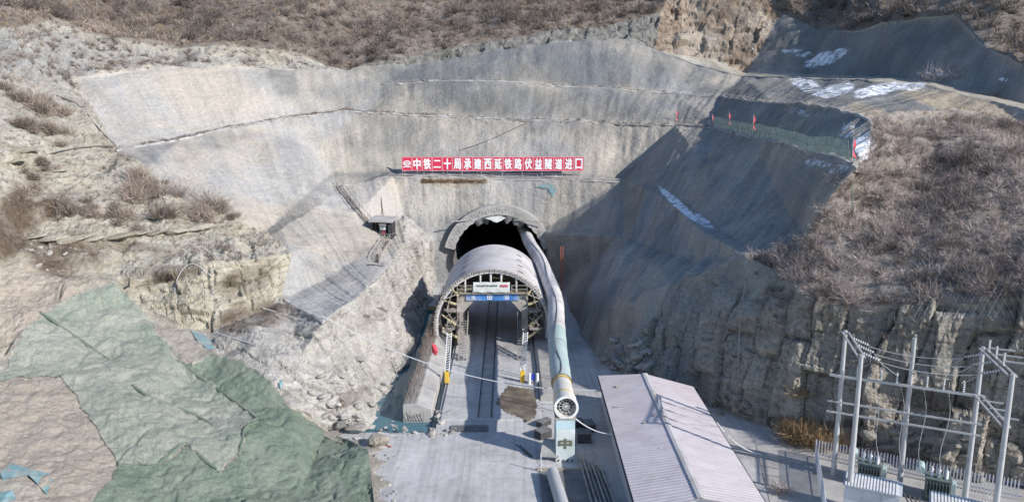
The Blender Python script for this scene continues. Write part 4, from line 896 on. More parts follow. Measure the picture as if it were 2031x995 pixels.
# ------------------------------------------------------------------ guard rails on the berms
def berm_rail(name, label, pts_, h, step, mat, inset=0.5, rails=(0.5, 1.0), r=0.025, mesh=None):
    line = [Vector(q) for q in pts_]; t = thing(name, label, 'railing' if mesh is None else 'fence', (0, 0, 0)); posts = []; acc = 0.0
    for a, b in zip(line, line[1:]):
        L = (b - a).length
        while acc < L: posts.append(a.lerp(b, acc / L)); acc += step
        acc -= L
    posts = [Vector((q.x, q.y, ground_at(q.x, q.y, q.z))) for q in posts]; rn = random.Random(len(posts))
    for q in posts:
        mb = MB(); mb.tube([q + Vector((0, 0, -0.25)), q + Vector((rn.uniform(-.05, .05), rn.uniform(-.05, .05), h))], r * 1.25, 5); mb.build('post', mat, t)
    for f in rails:
        mb = MB(); mb.tube([q + Vector((0, 0, h * f + rn.uniform(-.04, .03))) for q in posts], r, 5); mb.build('rail', mat, t)
    if mesh is not None:
        for a, b in zip(posts, posts[1:]):
            mb = MB(); mb.add([a + Vector((0, 0, .05)), b + Vector((0, 0, .05)), b + Vector((0, 0, h - .04)), a + Vector((0, 0, h - .04))], [(0, 1, 2, 3)]); mb.build('mesh_panel', mesh, t)
    return posts
def mids(pre0, pre1, rng_, f): return [ppos('%s%d' % (pre0, i)).lerp(ppos('%s%d' % (pre1, i)), f) for i in rng_]
berm_rail('guard_rail', 'thin grey pipe railing along the middle berm above the name board', mids('af', 'ab', range(6, 12), 0.25), 1.25, 3.2, M['steel'])
berm_rail('guard_rail', 'thin pipe railing along the berm climbing the white slope', mids('af', 'ab', range(1, 6), 0.25), 1.1, 3.2, M['steel'])
FP = berm_rail('mesh_fence', 'pale green mesh fence along the berm above the shaded slope', mids('af', 'ab', range(11, 14), 0.2) + [P(1705, 326, y=74)], 1.9, 2.6, simple('fence_green', (0.10, 0.17, 0.14), 0.6), rails=(0.5, 1.0), mesh=M['fence_mesh'])
berm_rail('guard_rail', 'low grey pipe railing on the ledge under the name board', [P(798, 352, y=131.3), P(900, 352.5, y=131.4), P(1050, 355, y=131.4), P(1236, 358, y=130.4)], 1.0, 2.6, M['steel'])
berm_rail('guard_rail', 'thin pipe railing on the upper berm over the grey slopes', mids('bf', 'bb', range(1, 5), 0.3), 0.8, 4.5, M['steel'], rails=(1.0,))
mb = MB(); tl = [P(800, 351, y=131.0) + Vector((0, 0, .1)), P(960, 352.5, y=131.1) + Vector((0, 0, .1)), P(1236, 358, y=130.2) + Vector((0, 0, .1))]
mb.tube([Vector((q.x, 131.9, ground_at(q.x, 131.9, q.z) + 0.12)) for q in tl], 0.11, 7); tag(mb.build('water_pipe', M['steel']), 'grey water pipe lying along the ledge under the name board', 'pipe')
def flag(u, v0, v1, y, label, lean=0.0):
    b = P(u, v1, y=y); t = P(u, v0, y=y); H = t.z - b.z; g = ground_at(b.x, b.y, b.z); f = thing('flag', label, 'flag', (b.x, b.y, min(g, b.z)), 0, 'red flags along the berm')
    mb = MB(); mb.tube([(0, 0, 0), (lean, 0, H + b.z - min(g, b.z))], 0.035, 6); mb.build('pole', M['galvanised'], f)
    zt = H + b.z - min(g, b.z); mb = MB(); rn = random.Random(int(u))
    for k in range(7):
        tt = k / 6; wv = 0.10 * math.sin(k * 1.9); mb.v += [(lean * (1 - tt * .6) + 0.02, wv * .3, zt - 0.15 - tt * H * .75), (lean + 0.16 + .16 * tt + .12 * math.sin(k * 1.3), wv, zt - 0.3 - tt * H * .8)]
        if k: n_ = len(mb.v); mb.f.append((n_ - 4, n_ - 3, n_ - 1, n_ - 2))
    o = mb.build('cloth', M['flag_red'], f, smooth=True)
flag(1341, 217, 246, 141, 'red flag on a thin pole by the rail over the sunlit slope')
flag(1412, 226, 250, 133, 'red flag standing where the mesh fence begins')
flag(1446, 222, 252, 122, 'red flag furled low with a white tip behind the mesh fence', -0.1)
flag(1493, 227, 262, 108, 'long red flag hanging at the middle of the mesh fence')
flag(1690, 272, 318, 76, 'faded red flag beside the snow patch at the end of the mesh fence')

# ------------------------------------------------------------------ hut, stairs, red mast
hp = on_slope(758, 470)
ht = thing('equipment_hut', 'small open hut with pale roof and dark inside on the grey slope', 'hut', (hp.x, hp.y, hp.z - 0.3), R(-12))
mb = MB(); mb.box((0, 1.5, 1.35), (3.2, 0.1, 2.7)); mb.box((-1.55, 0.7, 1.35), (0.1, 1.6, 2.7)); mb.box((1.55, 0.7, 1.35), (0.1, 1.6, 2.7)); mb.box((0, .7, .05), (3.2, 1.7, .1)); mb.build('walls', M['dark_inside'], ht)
mb = MB(); mb.prism([(-0.7, 2.62), (1.9, 3.15), (1.9, 3.27), (-0.7, 2.74)], 0, -1.9, 1.9); mb.build('roof', M['concrete'], ht)
mb = MB(); mb.box((0.0, 0.55, 1.35), (1.15, 0.4, 1.9)); bx = mb.build('switch_box', M['dark_steel'], ht)
mb = MB(); mb.box((0.0, 0.32, 2.12), (1.15, 0.05, 0.3)); mb.build('header', M['white'], bx)
for i in range(2): mb = MB(); mb.box((-0.25 + .5 * i, 0.32, 1.6), (0.42, 0.05, 0.5)); mb.build('notice', M['white'], bx)
mb = MB(); mb.box((0.12, 0.32, 0.95), (0.5, 0.05, 0.22)); mb.build('notice', M['flag_red'], bx)
mb = MB(); mb.box((1.2, 0.5, 1.2), (0.6, 0.5, 2.0)); mb.build('locker', M['transformer'], ht)
mb = MB()
for x in np.arange(-1.7, 1.9, 0.4): mb.bar((x, -0.6, -0.2), (x, -0.6, 0.9), 0.05)
for z in (0.45, 0.9): mb.bar((-1.75, -0.6, z), (1.75, -0.6, z), 0.05)
mb.bar((-1.75, -.6, .9), (-1.75, 1.2, .9), .05); mb.bar((1.75, -.6, .9), (1.75, 1.2, .9), .05); mb.build('handrail', M['steel'], ht)
def slope_stair(label, uv, wd, lift=0.35):
    t = thing('stair', label, 'stairs', (0, 0, 0)); pl = [on_slope(u, v) + (CAM - on_slope(u, v)).normalized() * lift for u, v in uv]
    for a, b in zip(pl, pl[1:]):
        side = (b - a).cross(Vector((0, 0, 1))).normalized() * wd / 2; n = max(3, int((b - a).length / 0.45))
        for s in (-1, 1):
            mb = MB(); mb.bar(a + side * s, b + side * s, 0.08, 0.2); mb.build('stringer', M['dirty_steel'], t)
            mb = MB(); mb.bar(a + side * s + Vector((0, 0, .95)), b + side * s + Vector((0, 0, .95)), 0.06)
            for k in range(4): q_ = a.lerp(b, k / 3) + side * s; mb.bar(q_, q_ + Vector((0, 0, .95)), 0.05)
            mb.build('handrail', M['dirty_steel'], t)
        for k in range(n): q_ = a.lerp(b, (k + .5) / n); mb = MB(); mb.bar(q_ - side, q_ + side, 0.24, 0.05); mb.build('tread', M['cable_dark'], t)
slope_stair('narrow steel stair running down the pale slope to the small hut', [(671, 368), (690, 392), (708, 415), (725, 435), (741, 455)], 0.8)
slope_stair('short steel stair dropping from the hut down the slope', [(769, 478), (758, 492), (750, 506), (746, 520)], 0.7)
for (pl, lab) in (([(750, 365), (756, 395), (760, 430)], 'dark cable hanging down the slope to the hut roof'), ([(728, 526), (744, 527), (760, 529)], 'short dark pipe lying across the grey slope under the hut')):
    mb = MB(); mb.tube([on_slope(u, v) + Vector((0, 0, .12)) for u, v in pl], 0.07, 6); tag(mb.build('cable', M['cable_dark']), lab, 'cable')
pb = P(1113, 616, z=0.0); mt_ = thing('steel_mast', 'slim orange red mast standing on the shaded slope beside the tunnel mouth', 'mast', (pb.x, pb.y, 0))
zt = P(1116, 489, y=pb.y).z; mb = MB()
for dx, dy in ((-.17, -.17), (.17, -.17), (.17, .17), (-.17, .17)): mb.bar((dx, dy, -0.3), (dx, dy, zt), 0.09)
for k in range(int(zt / 0.6)):
    z = k * 0.6; mb.bar((-.17, -.17, z), (.17, -.17, z + .6), .05); mb.bar((.17, -.17, z), (.17, .17, z + .6), .05); mb.bar((-.17, .17, z), (-.17, -.17, z + .6), .05)
mb.build('lattice', M['orange_red'], mt_); mb = MB(); mb.bar((-1.6, 0, zt * .37), (1.0, 0, zt * .37), .06); mb.bar((-1.6, 0, zt * .37 + .5), (.1, 0, zt * .37), .05); mb.build('crossarm', M['steel'], mt_)

# ------------------------------------------------------------------ shed
sh = thing('steel_shed', 'long low shed with pale pink corrugated gable roof', 'shed', (0, 0, 0))
LF, LN, RF, RNr, QF, QN = Vector((9.2, 73.7, 2.9)), Vector((8.75, 47.4, 2.9)), Vector((18.2, 70.6, 2.9)), Vector((17.9, 47.4, 2.9)), Vector((13.65, 71.9, 3.75)), Vector((13.15, 47.4, 3.75))
def roof_side(e0, e1, r0, r1, nm):
    mb = MB(); n = 250; prof_ = (0.0, 0.0, 0.02, 0.02)
    for k in range(n + 1):
        t = k / n; z = prof_[k % 4]; a = e0.lerp(e1, t); b = r0.lerp(r1, t); up_ = Vector((0, 0, z)); mid = (a + b) / 2 + Vector((0, 0, 0.02 * math.sin(t * 37)))
        mb.v += [a + up_, mid + up_, b + up_, a + up_ - Vector((0, 0, .03 + z)), b + up_ - Vector((0, 0, .03 + z))]
        if k:
            q = len(mb.v) - 10
            for i, j in ((0, 1), (1, 2)): mb.f.append((q + i, q + j, q + 5 + j, q + 5 + i))
            mb.f.append((q + 3, q + 8, q + 9, q + 4)); mb.f.append((q + 0, q + 5, q + 8, q + 3))
    mb.v = [tuple(v) for v in mb.v]; return mb.build(nm, M['roof'], sh)
roof_side(LF, LN, QF, QN, 'roof_slope'); roof_side(RF, RNr, QF, QN, 'roof_slope')
mb = MB(); n_ = (QN - QF).normalized(); sx = Vector((1, 0, 0))
for s in (-1, 1):
    a, b = QF + Vector((0, 0, 0.10)), QN + Vector((0, 0, 0.10)); o_ = sx * (0.26 * s) - Vector((0, 0, 0.055)); mb.add([a, b, b + o_, a + o_], [(0, 1, 2, 3)])
mb.build('ridge_cap', M['grey_paint'], sh)
ins = 0.35; wl_ = [LF + Vector((ins, -.3, -.1)), LN + Vector((ins, .3, -.1)), RNr + Vector((-ins, .3, -.1)), RF + Vector((-ins, -.3, -.1))]
for a, b, nm in ((wl_[0], wl_[1], 'wall'), (wl_[2], wl_[3], 'wall')):
    mb = MB(); d = Vector((0.06, 0, 0)); mb.add([Vector((a.x, a.y, -.1)), Vector((b.x, b.y, -.1)), b, a, Vector((a.x, a.y, -.1)) + d, Vector((b.x, b.y, -.1)) + d, b + d, a + d], [(0, 1, 2, 3), (7, 6, 5, 4), (0, 3, 7, 4), (1, 5, 6, 2), (3, 2, 6, 7), (0, 4, 5, 1)]); mb.build(nm, M['sheet_white'], sh)
for (a, b, c) in ((wl_[1], wl_[2], QN + Vector((0, .3, -.12))), (wl_[0], wl_[3], QF + Vector((0, -.3, -.12)))):
    mb = MB(); mb.add([Vector((a.x, a.y, -.1)), Vector((b.x, b.y, -.1)), b, c, a], [(0, 1, 2, 3, 4)]); mb.build('gable_wall', M['sheet_white'], sh)
for a, b in ((LF, LN), (RF, RNr)):
    mb = MB(); mb.bar(a + Vector((0, 0, -.11)), b + Vector((0, 0, -.11)), 0.22, 0.10); mb.build('gutter', M['dark_steel'], sh)
for (t, q, w_, h_) in ((0.13, .35, .4, .25), (0.42, .85, .3, .3), (0.47, .62, .25, .14), (0.32, .2, .2, .12)):
    a = LF.lerp(LN, t).lerp(QF.lerp(QN, t), q); mb = MB(); mb.prism([(-w_ / 2, 0), (w_ / 2, 0), (w_ * .1, h_ * .5)], 0, -.25, .2); mb.build('roof_patch', M['steel'], sh, a + Vector((0, 0, .04)), random.random())

# ------------------------------------------------------------------ substation
SA = R(-28); sdir = Vector((math.cos(SA), math.sin(SA), 0)); sper = Vector((-math.sin(SA), math.cos(SA), 0))
pz = P(1800, 960, z=0); mb = MB(); c = Vector((31.0, 53.5, 0.03)); mb.box(c, (18, 13, 0.1), Matrix.Rotation(SA, 3, 'Z')); tag(mb.build('substation_pad', M['concrete']), kind='structure')
q = [P(1500, 884, z=0.06), P(1588, 872, z=0.06), P(1612, 1000, z=0.06), P(1530, 1005, z=0.06)]; mb = MB(); mb.add(q + [v_ - Vector((0, 0, .2)) for v_ in q], [(0, 1, 2, 3), (0, 4, 5, 1), (1, 5, 6, 2), (2, 6, 7, 3), (3, 7, 4, 0)]); tag(mb.build('service_road', M['concrete']), kind='structure')
gn = thing('switchyard_gantry', 'grey pole gantry with cross beams, insulators and wires in the small substation', 'gantry', (0, 0, 0))
GP = {'a': (26.9, 57.9), 'b': (25.4, 51.9), 'c': (31.3, 55.8), 'd': (35.3, 53.7), 'e': (33.7, 47.9)}; GT = 12.45
for k, (x, y) in GP.items():
    mb = MB(); mb.tube([(x, y, -0.2), (x, y, GT)], [0.22, 0.15], 12); mb.build('pole', M['galvanised'], gn, smooth=True)
def g3(k, z): return Vector((*GP[k], z))
for z, w_ in ((8.7, 0.18), (6.5, 0.13), (5.6, 0.13)):
    mb = MB(); a, b = g3('a', z), g3('d', z); a = a - (b - a).normalized() * 0.9; off = sper * -0.28; mb.bar(a + off, b + off + (b - a).normalized() * .5, w_); mb.build('beam', M['galvanised'], gn)
for p0, p1 in (('a', 'b'), ('d', 'e')):
    for z in (GT - 0.15, 8.7) if p0 == 'd' else (GT - 0.15,):
        for s in (-1, 1):
            mb = MB(); mb.bar(g3(p0, z) + sdir * .24 * s, g3(p1, z) + sdir * .24 * s, 0.12); bmn = mb.build('twin_beam', M['galvanised'], gn)
def insulator(a, d, n, r=0.13):
    m = MB(); d = d.normalized(); m.tube([a, a + d * (n * 0.17 + .1)], 0.03, 5)
    for k in range(n): m.tube([a + d * (0.1 + k * 0.17), a + d * (0.17 + k * 0.17)], [r, r * 0.45], 9)
    return m.build('insulator', M['porcelain'], gn, smooth=True)
ends = []
for t in (0.2, 0.5, 0.8):
    a = g3('a', GT - .2).lerp(g3('b', GT - .2), t); b = g3('d', GT - .2).lerp(g3('e', GT - .2), t); d = (b - a).normalized(); dn = Vector((0, 0, -.35))
    insulator(a + d * .3, d + dn, 7); insulator(b - d * .3, -d + dn, 7); w0, w1 = a + (d + dn) * 1.5, b + (-d + dn) * 1.5
    mb = MB(); mb.tube([w0.lerp(w1, k / 10) - Vector((0, 0, .35 * (1 - (k / 5 - 1) ** 2))) for k in range(11)], 0.028, 5); mb.build('wire', M['galvanised'], gn); ends += [(w0, d), (w1, -d)]
bdir = (g3('d', 0) - g3('a', 0)).normalized()
posts_i = []
for t in (0.12, 0.30, 0.42, 0.64, 0.76, 0.9):
    a = g3('a', 8.8).lerp(g3('d', 8.8), t) + sper * -.28; insulator(a, Vector((0, 0, 1)), 5, 0.10); posts_i.append(a + Vector((0, 0, .95)))
for k, (w0, d) in enumerate(ends):
    tgt = posts_i[(0, 3, 1, 4, 2, 5)[k]]; mb = MB(); mb.tube([w0.lerp(tgt, s / 8) + Vector((0, 0, -.5 * math.sin(math.pi * s / 8))) + d * (0.5 * math.sin(math.pi * s / 8)) for s in range(9)], 0.022, 5); mb.build('jumper', M['galvanised'], gn)
for i, tt in enumerate((0.2, 0.45, 0.7)):
    a = g3('d', GT).lerp(g3('e', GT), tt); mb = MB(); mb.bar(a, a + Vector((0, 0, .9)), 0.12); mb.bar(a + Vector((0, 0, .3)), a + sdir * 1.6 + Vector((0, 0, .3)), 0.1); mb.build('arrester', M['galvanised'], gn)
    a = g3('d', 8.7).lerp(g3('e', 8.7), tt); mb = MB(); mb.bar(a, a + sdir * 1.3, 0.1); mb.build('bracket', M['galvanised'], gn)
for i, (k, t) in enumerate((('a', .25), ('a', .45), ('a', .62), ('a', .8))):
    top = g3('a', 8.6).lerp(g3('d', 8.6), t); bot = top - Vector((0.4 * (i - 1), 1.6, 6.4)); mb = MB(); mb.tube([top.lerp(bot, s / 8) + Vector((.25 * math.sin(s * .8), 0, 0)) for s in range(9)], 0.022, 5); mb.build('drop_wire', M['galvanised'], gn)
def transformer(x, y, label):
    t = thing('transformer', label, 'transformer', (x, y, 0.08), SA, 'transformers in the substation')
    mb = MB(); mb.box((0, 0, 1.0), (1.7, 1.1, 1.5)); mb.box((0, 0, 1.8), (1.85, 1.25, 0.1)); mb.box((0, 0, .15), (1.9, .9, .25)); mb.build('tank', M['transformer'], t, bevel=0.02)
    for s in (-1, 1):
        for k in range(8): mb = MB(); mb.box((-0.75 + k * 0.215, s * 0.75, 1.0), (0.05, 0.4, 1.2)); mb.build('radiator_fin', M['transformer'], t)
    mb = MB(); mb.tube([(-1.25, -.5, 2.35), (-1.25, .6, 2.35)], 0.3, 14); mb.bar((-1.25, 0, 2.1), (-0.7, 0, 1.8), .1); mb.build('conservator', M['pale_green_paint'], t, smooth=True)
    mb = MB(); mb.box((1.05, 0, 1.0), (0.35, 0.8, 1.3)); mb.build('cooler', M['pale_green_paint'], t, bevel=0.02)
    for k in range(3):
        mb = MB(); x0 = -.5 + k * .5; mb.tube([(x0, -.1, 1.85), (x0, -.25, 2.75)], [.11, .05], 8)
        for j in range(4): mb.tube([(x0, -.1 - .035 * j, 1.95 + j * .18), (x0, -.12 - .035 * j, 2.03 + j * .18)], [.17, .1], 8)
        mb.build('bushing', M['porcelain'], t, smooth=True)
    return t
transformer(29.1, 56.4, 'dark green transformer between the gantry poles behind the first cabinet'); transformer(33.2, 53.9, 'dark green transformer with pale drum behind the second cabinet')
def cabinet(x, y, L, label):
    t = thing('switch_cabinet', label, 'cabinet', (x, y, 0.08), SA, 'corrugated roofed cabinets'); mb = MB(); mb.box((L / 2, 0, 1.2), (L, 1.3, 2.4)); mb.build('body', M['sheet_white'], t, bevel=0.02)
    for k in range(3): mb = MB(); mb.box((L * (k + .5) / 3, -.665, 1.15), (L / 3 - .08, .03, 2.1)); dr = mb.build('door', M['sheet_white'], t); mb = MB(); mb.box((L * (k + .5) / 3 + L / 6 - .15, -.70, 1.2), (.04, .05, .25)); mb.build('handle', M['dark_steel'], dr)
    n = int(L / 0.21); mb = MB()
    mb.prism([(-.85, 2.42), (.85, 2.72), (.85, 2.77), (-.85, 2.47)], 0, -.1, L + .1); rf = mb.build('roof', M['sheet_white'], t)
    for k in range(n): mb = MB(); x0 = .02 + k * .21; mb.prism([(-.87, 2.475), (.87, 2.775), (.87, 2.84), (-.87, 2.54)], 0, x0, x0 + .12); mb.build('roof_rib', M['white'], rf)
cabinet(25.25, 52.3, 3.7, 'white cabinet with ribbed roof at the foot of the gantry poles'); cabinet(30.0, 49.3, 4.6, 'white cabinet with ribbed roof beyond the thick black cables')
def palisade(a, b, step, h, label, mats, rail):
    t = thing('palisade_fence', label, 'fence', (0, 0, 0)); a, b = Vector(a), Vector(b); d = (b - a); L = d.length; d.normalize(); n = int(L / step); pk = MB(); pk.prism([(-.045, 0), (.045, 0), (.045, h - .09), (0, h), (-.045, h - .09)], 1, -.012, .012); ms = [pk.mesh('picket', m_) for m_ in mats]; ang = math.atan2(d.y, d.x)
    for k in range(n): link_mesh('picket', ms[k % len(ms)], t, a + d * (k * step) + Vector((0, 0, 0.02)), ang)
    for f in (.25, .8): mb = MB(); s_ = Vector((-d.y, d.x, 0)) * .04; mb.bar(a + s_ + Vector((0, 0, h * f)), b + s_ + Vector((0, 0, h * f)), .05); mb.build('rail', rail, t)
palisade((26.6, 60.9, 0), (39.6, 53.5, 0), 0.24, 1.8, 'white steel palisade fence between the substation and the cliff', [M['white']], simple('fence_blue', (0.16, 0.18, 0.42), 0.5))
palisade((26.5, 60.8, 0), (22.8, 49.5, 0), 0.17, 1.8, 'pale blue and white palisade fence beside the service road', [M['pale_blue'], M['white']], M['pale_blue'])
for i in range(4):
    mb = MB(); a = Vector((29.3 + .25 * i, 51.6 - .2 * i, .1)); mb.tube([a + Vector((0, .6, 1.3)), a + Vector((.2, .2, 1.5)), a + Vector((.5, -.5, .7)), a + Vector((.8, -1.2, .1)), a + Vector((1.3, -1.8, .06))], .06, 6); tag(mb.build('power_cable', M['cable_dark']), 'thick black cable curving to the ground beside the cabinets', 'cable', 'black cables beside the cabinets')

# ------------------------------------------------------------------ cables, hoses and ropes
def sag(name, a, b, drop, r, mat, label, cat='cable', grp=None):
    a, b = Vector(a), Vector(b); mb = MB(); mb.tube([a.lerp(b, k / 24) - Vector((0, 0, drop * (1 - (k / 12 - 1) ** 2))) for k in range(25)], r, 6); return tag(mb.build(name, mat, smooth=True), label, cat, grp)
sag('power_cable', on_slope(640, 632) + Vector((0, 0, .3)), Vector((9.15, 70.5, 2.6)), 2.2, 0.045, M['cable_white'], 'long white cable slung from the rock wall across the roadway to the shed')
sag('power_cable', (5.8, 61.5, 3.5), (8.9, 60.5, 2.5), 0.35, 0.05, M['cable_white'], 'short white cable from the fan column to the shed')
sag('power_cable', Vector((18.2, 62, 2.9)), P(1510, 900, z=0.3), 0.6, 0.05, M['cable_white'], 'pale cable hanging off the shed roof to the service road')
def laid(name, uv, r, mat, label, cat, lift=0.15, grp=None):
    mb = MB(); mb.tube(smooth_path([on_slope(u, v) + (CAM - on_slope(u, v)).normalized() * lift for u, v in uv], 4), r, 6); return tag(mb.build(name, mat, smooth=True), label, cat, grp)
laid('hose', [(350, 600), (347, 570), (358, 540), (378, 523), (398, 530), (420, 548)], 0.035, M['cable_white'], 'thin white hose looped over the layered yellow cliff', 'hose')
laid('hose', [(520, 610), (560, 622), (600, 634), (640, 648)], 0.035, M['cable_white'], 'thin pale hose running across the ledge below the layered cliff', 'hose')
laid('hose', [(430, 660), (470, 672), (510, 685)], 0.04, M['cable_white'], 'short white pipe on the brown ledge above the netting', 'pipe')
laid('rope', [(1818, 430), (1822, 520), (1824, 600), (1828, 690)], 0.03, M['rope'], 'grey rope hanging straight down the brush bluff to the cliff edge', 'rope')
laid('rope', [(1836, 420), (1842, 500), (1846, 580), (1852, 700)], 0.03, M['rope'], 'grey rope hanging with a bend down the brush bluff', 'rope')
laid('rope', [(1478, 560), (1468, 640), (1465, 740), (1470, 800)], 0.045, M['rope'], 'thin grey rope hanging down the shaded cliff', 'rope')
laid('rope', [(1480, 575), (1440, 660), (1400, 770)], 0.045, M['rope'], 'thin grey rope slanting down the shaded cliff', 'rope')
laid('drain_hose', [(112, 190), (150, 205), (178, 232)], 0.14, M['cable_dark'], 'dark hose lying along the edge of the white slope', 'hose')
laid('drain_hose', [(178, 232), (205, 262), (232, 290)], 0.12, M['rope'], 'grey pipe along the lower edge of the white slope', 'pipe')
laid('drain_hose', [(100, 305), (140, 296), (190, 290), (225, 291)], 0.09, M['cable_dark'], 'thin dark hose lying on the earth beside the white slope', 'hose')
laid('drain_hose', [(912, 298), (960, 282), (1005, 262), (1045, 243)], 0.06, M['cable_dark'], 'thin dark line slanting up the grey slope above the name board', 'cable')
# ------------------------------------------------------------------ dust nets over the mound
NA = [(-50, 760), (10, 740), (20, 700), (60, 640), (140, 590), (180, 575), (235, 560), (264, 600), (330, 680), (352, 712), (440, 776), (500, 822), (512, 836), (482, 850), (476, 900), (432, 932), (370, 880), (300, 926), (235, 922), (190, 850), (150, 790), (118, 748), (60, 752)]
NB = [(352, 716), (385, 722), (430, 703), (480, 712), (540, 762), (575, 807), (640, 852), (735, 893), (744, 995), (744, 1120), (600, 1010), (476, 932), (484, 858), (514, 836), (440, 776)]
NC = [(236, 924), (300, 928), (370, 884), (432, 934), (478, 905), (478, 932), (600, 1010), (744, 1120), (744, 1280), (60, 1280), (120, 1080), (190, 992)]
msel = (RG == RI['mound']) | (RG == RI['soils'])
for poly, mt, off, lab in ((NA, 'net_grey', 0.10, 'dusty grey green netting sheet over the upper mound'), (NB, 'net_green', 0.05, 'darker green netting sheet spread down to the roadway'), (NC, 'net_green', 0.07, 'green netting sheet at the foot of the mound with a pointed fold')):
    ju = 14.0 * fbm(CEN * 0.5, 4, 61, 0.65); jv = 12.0 * fbm(CEN * 0.5 + 30, 4, 62, 0.65); sel = msel & in_poly(CU + ju, CV + jv, poly)
    o = link_mesh('dust_net', sub_mesh('dust_net', T[sel], M[mt], True, off)); tag(o, lab, 'netting', 'dust nets on the mound')
def fold(uv, lab):
    mb = MB(); pth = smooth_path([on_slope(u, v) + Vector((0, 0, .10)) for u, v in uv], 5); rn = random.Random(int(uv[0][0])); mb.tube(pth, [0.10 + 0.06 * rn.random() for _ in pth], 6); tag(mb.build('net_fold', M['net_green'], smooth=True), lab, 'netting')
fold([(352, 716), (400, 752), (445, 782), (480, 808), (510, 832)], 'rolled seam where the grey net overlaps the green net')
fold([(262, 765), (300, 790), (340, 805), (380, 822), (425, 845)], 'raised crease running down the middle of the grey net')
fold([(235, 923), (300, 927), (335, 904), (368, 882), (400, 908), (430, 932)], 'zigzag rolled edge of the lowest green net')
fold([(80, 620), (130, 655), (180, 690), (215, 715)], 'long crease near the top of the grey net')
fold([(512, 838), (486, 850), (480, 880), (474, 905)], 'bunched net edge with a dark fold')
def rag(uv, lab, mat='teal_cloth', grp=None):
    pts_ = [on_slope(u, v) + (CAM - on_slope(u, v)).normalized() * 0.12 for u, v in uv]; c = sum(pts_, Vector()) / len(pts_) + Vector((0, 0, .15)); mb = MB(); n = len(pts_); mb.add(pts_ + [c] + [p - Vector((0, 0, .1)) for p in pts_], [(i, (i + 1) % n, n) for i in range(n)] + [(i, n + 1 + i, n + 1 + (i + 1) % n, (i + 1) % n) for i in range(n)]); tag(mb.build('torn_sheet', M[mat]), lab, 'cloth', grp)
rag([(0, 935), (25, 918), (60, 930), (100, 938), (104, 950), (92, 978), (80, 965), (70, 945), (35, 940), (5, 950)], 'torn teal sheet lying on the bare soil heap')
rag([(0, 975), (25, 970), (32, 990), (0, 1000)], 'small teal scrap at the foot of the bare soil heap')
rag([(378, 655), (400, 660), (420, 675), (428, 690), (410, 690), (392, 676)], 'crumpled teal rag under the layered cliff')
rag([(1082, 364), (1096, 366), (1104, 378), (1096, 390), (1086, 374), (1062, 370)], 'pale teal rag hanging off the ledge under the name board')
rag([(552, 752), (560, 752), (562, 765), (555, 768)], 'little teal rag at the edge of the green net')

# ------------------------------------------------------------------ brush: leafless twigs
def twigs(base, size, n, width, up=0.55, seed=0, tone=None):
    """base (k,3), size (k,): n tapering twigs per bush, forked once"""
    g = np.random.default_rng(seed); k = len(base); b = np.repeat(base, n, 0); sz = np.repeat(size, n); m = len(b)
    th = g.uniform(0, 2 * np.pi, m); el = np.arcsin(np.clip(g.uniform(-0.05, 1, m) ** up, -1, 1)); d = np.stack([np.cos(th) * np.cos(el), np.sin(th) * np.cos(el), np.sin(el)], 1)
    L = sz * g.uniform(0.55, 1.05, m); start = b + np.stack([g.normal(0, .12, m), g.normal(0, .12, m), np.zeros(m)], 1) * sz[:, None]
    sub = g.random(m) < 0.62; t0 = g.uniform(0.3, 0.8, m)[:, None]; st2 = start + d * L[:, None] * t0; d2 = d + g.normal(0, .55, (m, 3)); d2 /= np.linalg.norm(d2, axis=1, keepdims=True)
    st = np.where(sub[:, None], st2, start); d = np.where(sub[:, None], d2, d); L = np.where(sub, L * 0.5, L)
    pr = np.cross(d, g.normal(0, 1, (m, 3))); pr /= np.linalg.norm(pr, axis=1, keepdims=True) + 1e-9; wd = (width * g.uniform(.6, 1.3, m))[:, None]
    v = np.stack([st - pr * wd, st + pr * wd, st + d * L[:, None] + pr * wd * .25], 1).reshape(-1, 3); tri = np.arange(3 * m).reshape(-1, 3)
    tn = (np.repeat(g.uniform(0.1, 0.9, k) if tone is None else tone, n) + g.normal(0, .14, m)).clip(0, 1)
    return v, tri, np.repeat(tn, 3)
def scatter(mask, dens, seed, thr=None, fscale=0.05, clump=0.0):
    g = np.random.default_rng(seed); ix = np.nonzero(mask)[0]; p = CEN[ix]; f = np.clip(0.5 + 0.9 * fbm(p * fscale, 3, seed + 5), 0.04, 1.3); wgt = FA[ix] * dens * ((1 - clump) + clump * f * 1.6); cnt = g.poisson(wgt); r = np.repeat(ix, cnt); a = g.random((len(r), 2)); a = np.where((a.sum(1) > 1)[:, None], 1 - a, a)
    return V[T[r, 0]] + a[:, :1] * (V[T[r, 1]] - V[T[r, 0]]) + a[:, 1:] * (V[T[r, 2]] - V[T[r, 0]])
def brush(name, label, cat, pos, smin, smax, n, width, mat, seed, up=0.55):
    g = np.random.default_rng(seed); sz = smin + (smax - smin) * g.random(len(pos)) ** 1.6; tn = np.clip(0.45 + 0.55 * fbm(pos * 0.10, 3, seed) + g.normal(0, .16, len(pos)), 0.02, 1); v, t, a = twigs(pos, sz, n, width, up, seed, tn)
    o = link_mesh(name, np_mesh(name, v, t, mat, False, None, {'tone': a})); tag(o, label, cat, kind='stuff'); print(name, len(pos), len(t)); return o
onv = (CU > -260) & (CU < 2400) & (CV > -60) & (CV < 1010)
brush('hillside_brush', 'leafless grey brown brush covering the hillside above the cut', 'brush', scatter(onv & (RG == RI['hill']), 0.42, 1, clump=0.65), 0.8, 2.4, 46, 0.045, M['twig_grey'], 101)
brush('tall_brush', 'scattered taller dark thickets standing out of the hillside brush', 'brush', scatter(onv & (RG == RI['hill']), 0.035, 12, fscale=0.03, clump=0.9), 1.8, 3.6, 110, 0.05, M['twig_dark'], 112)
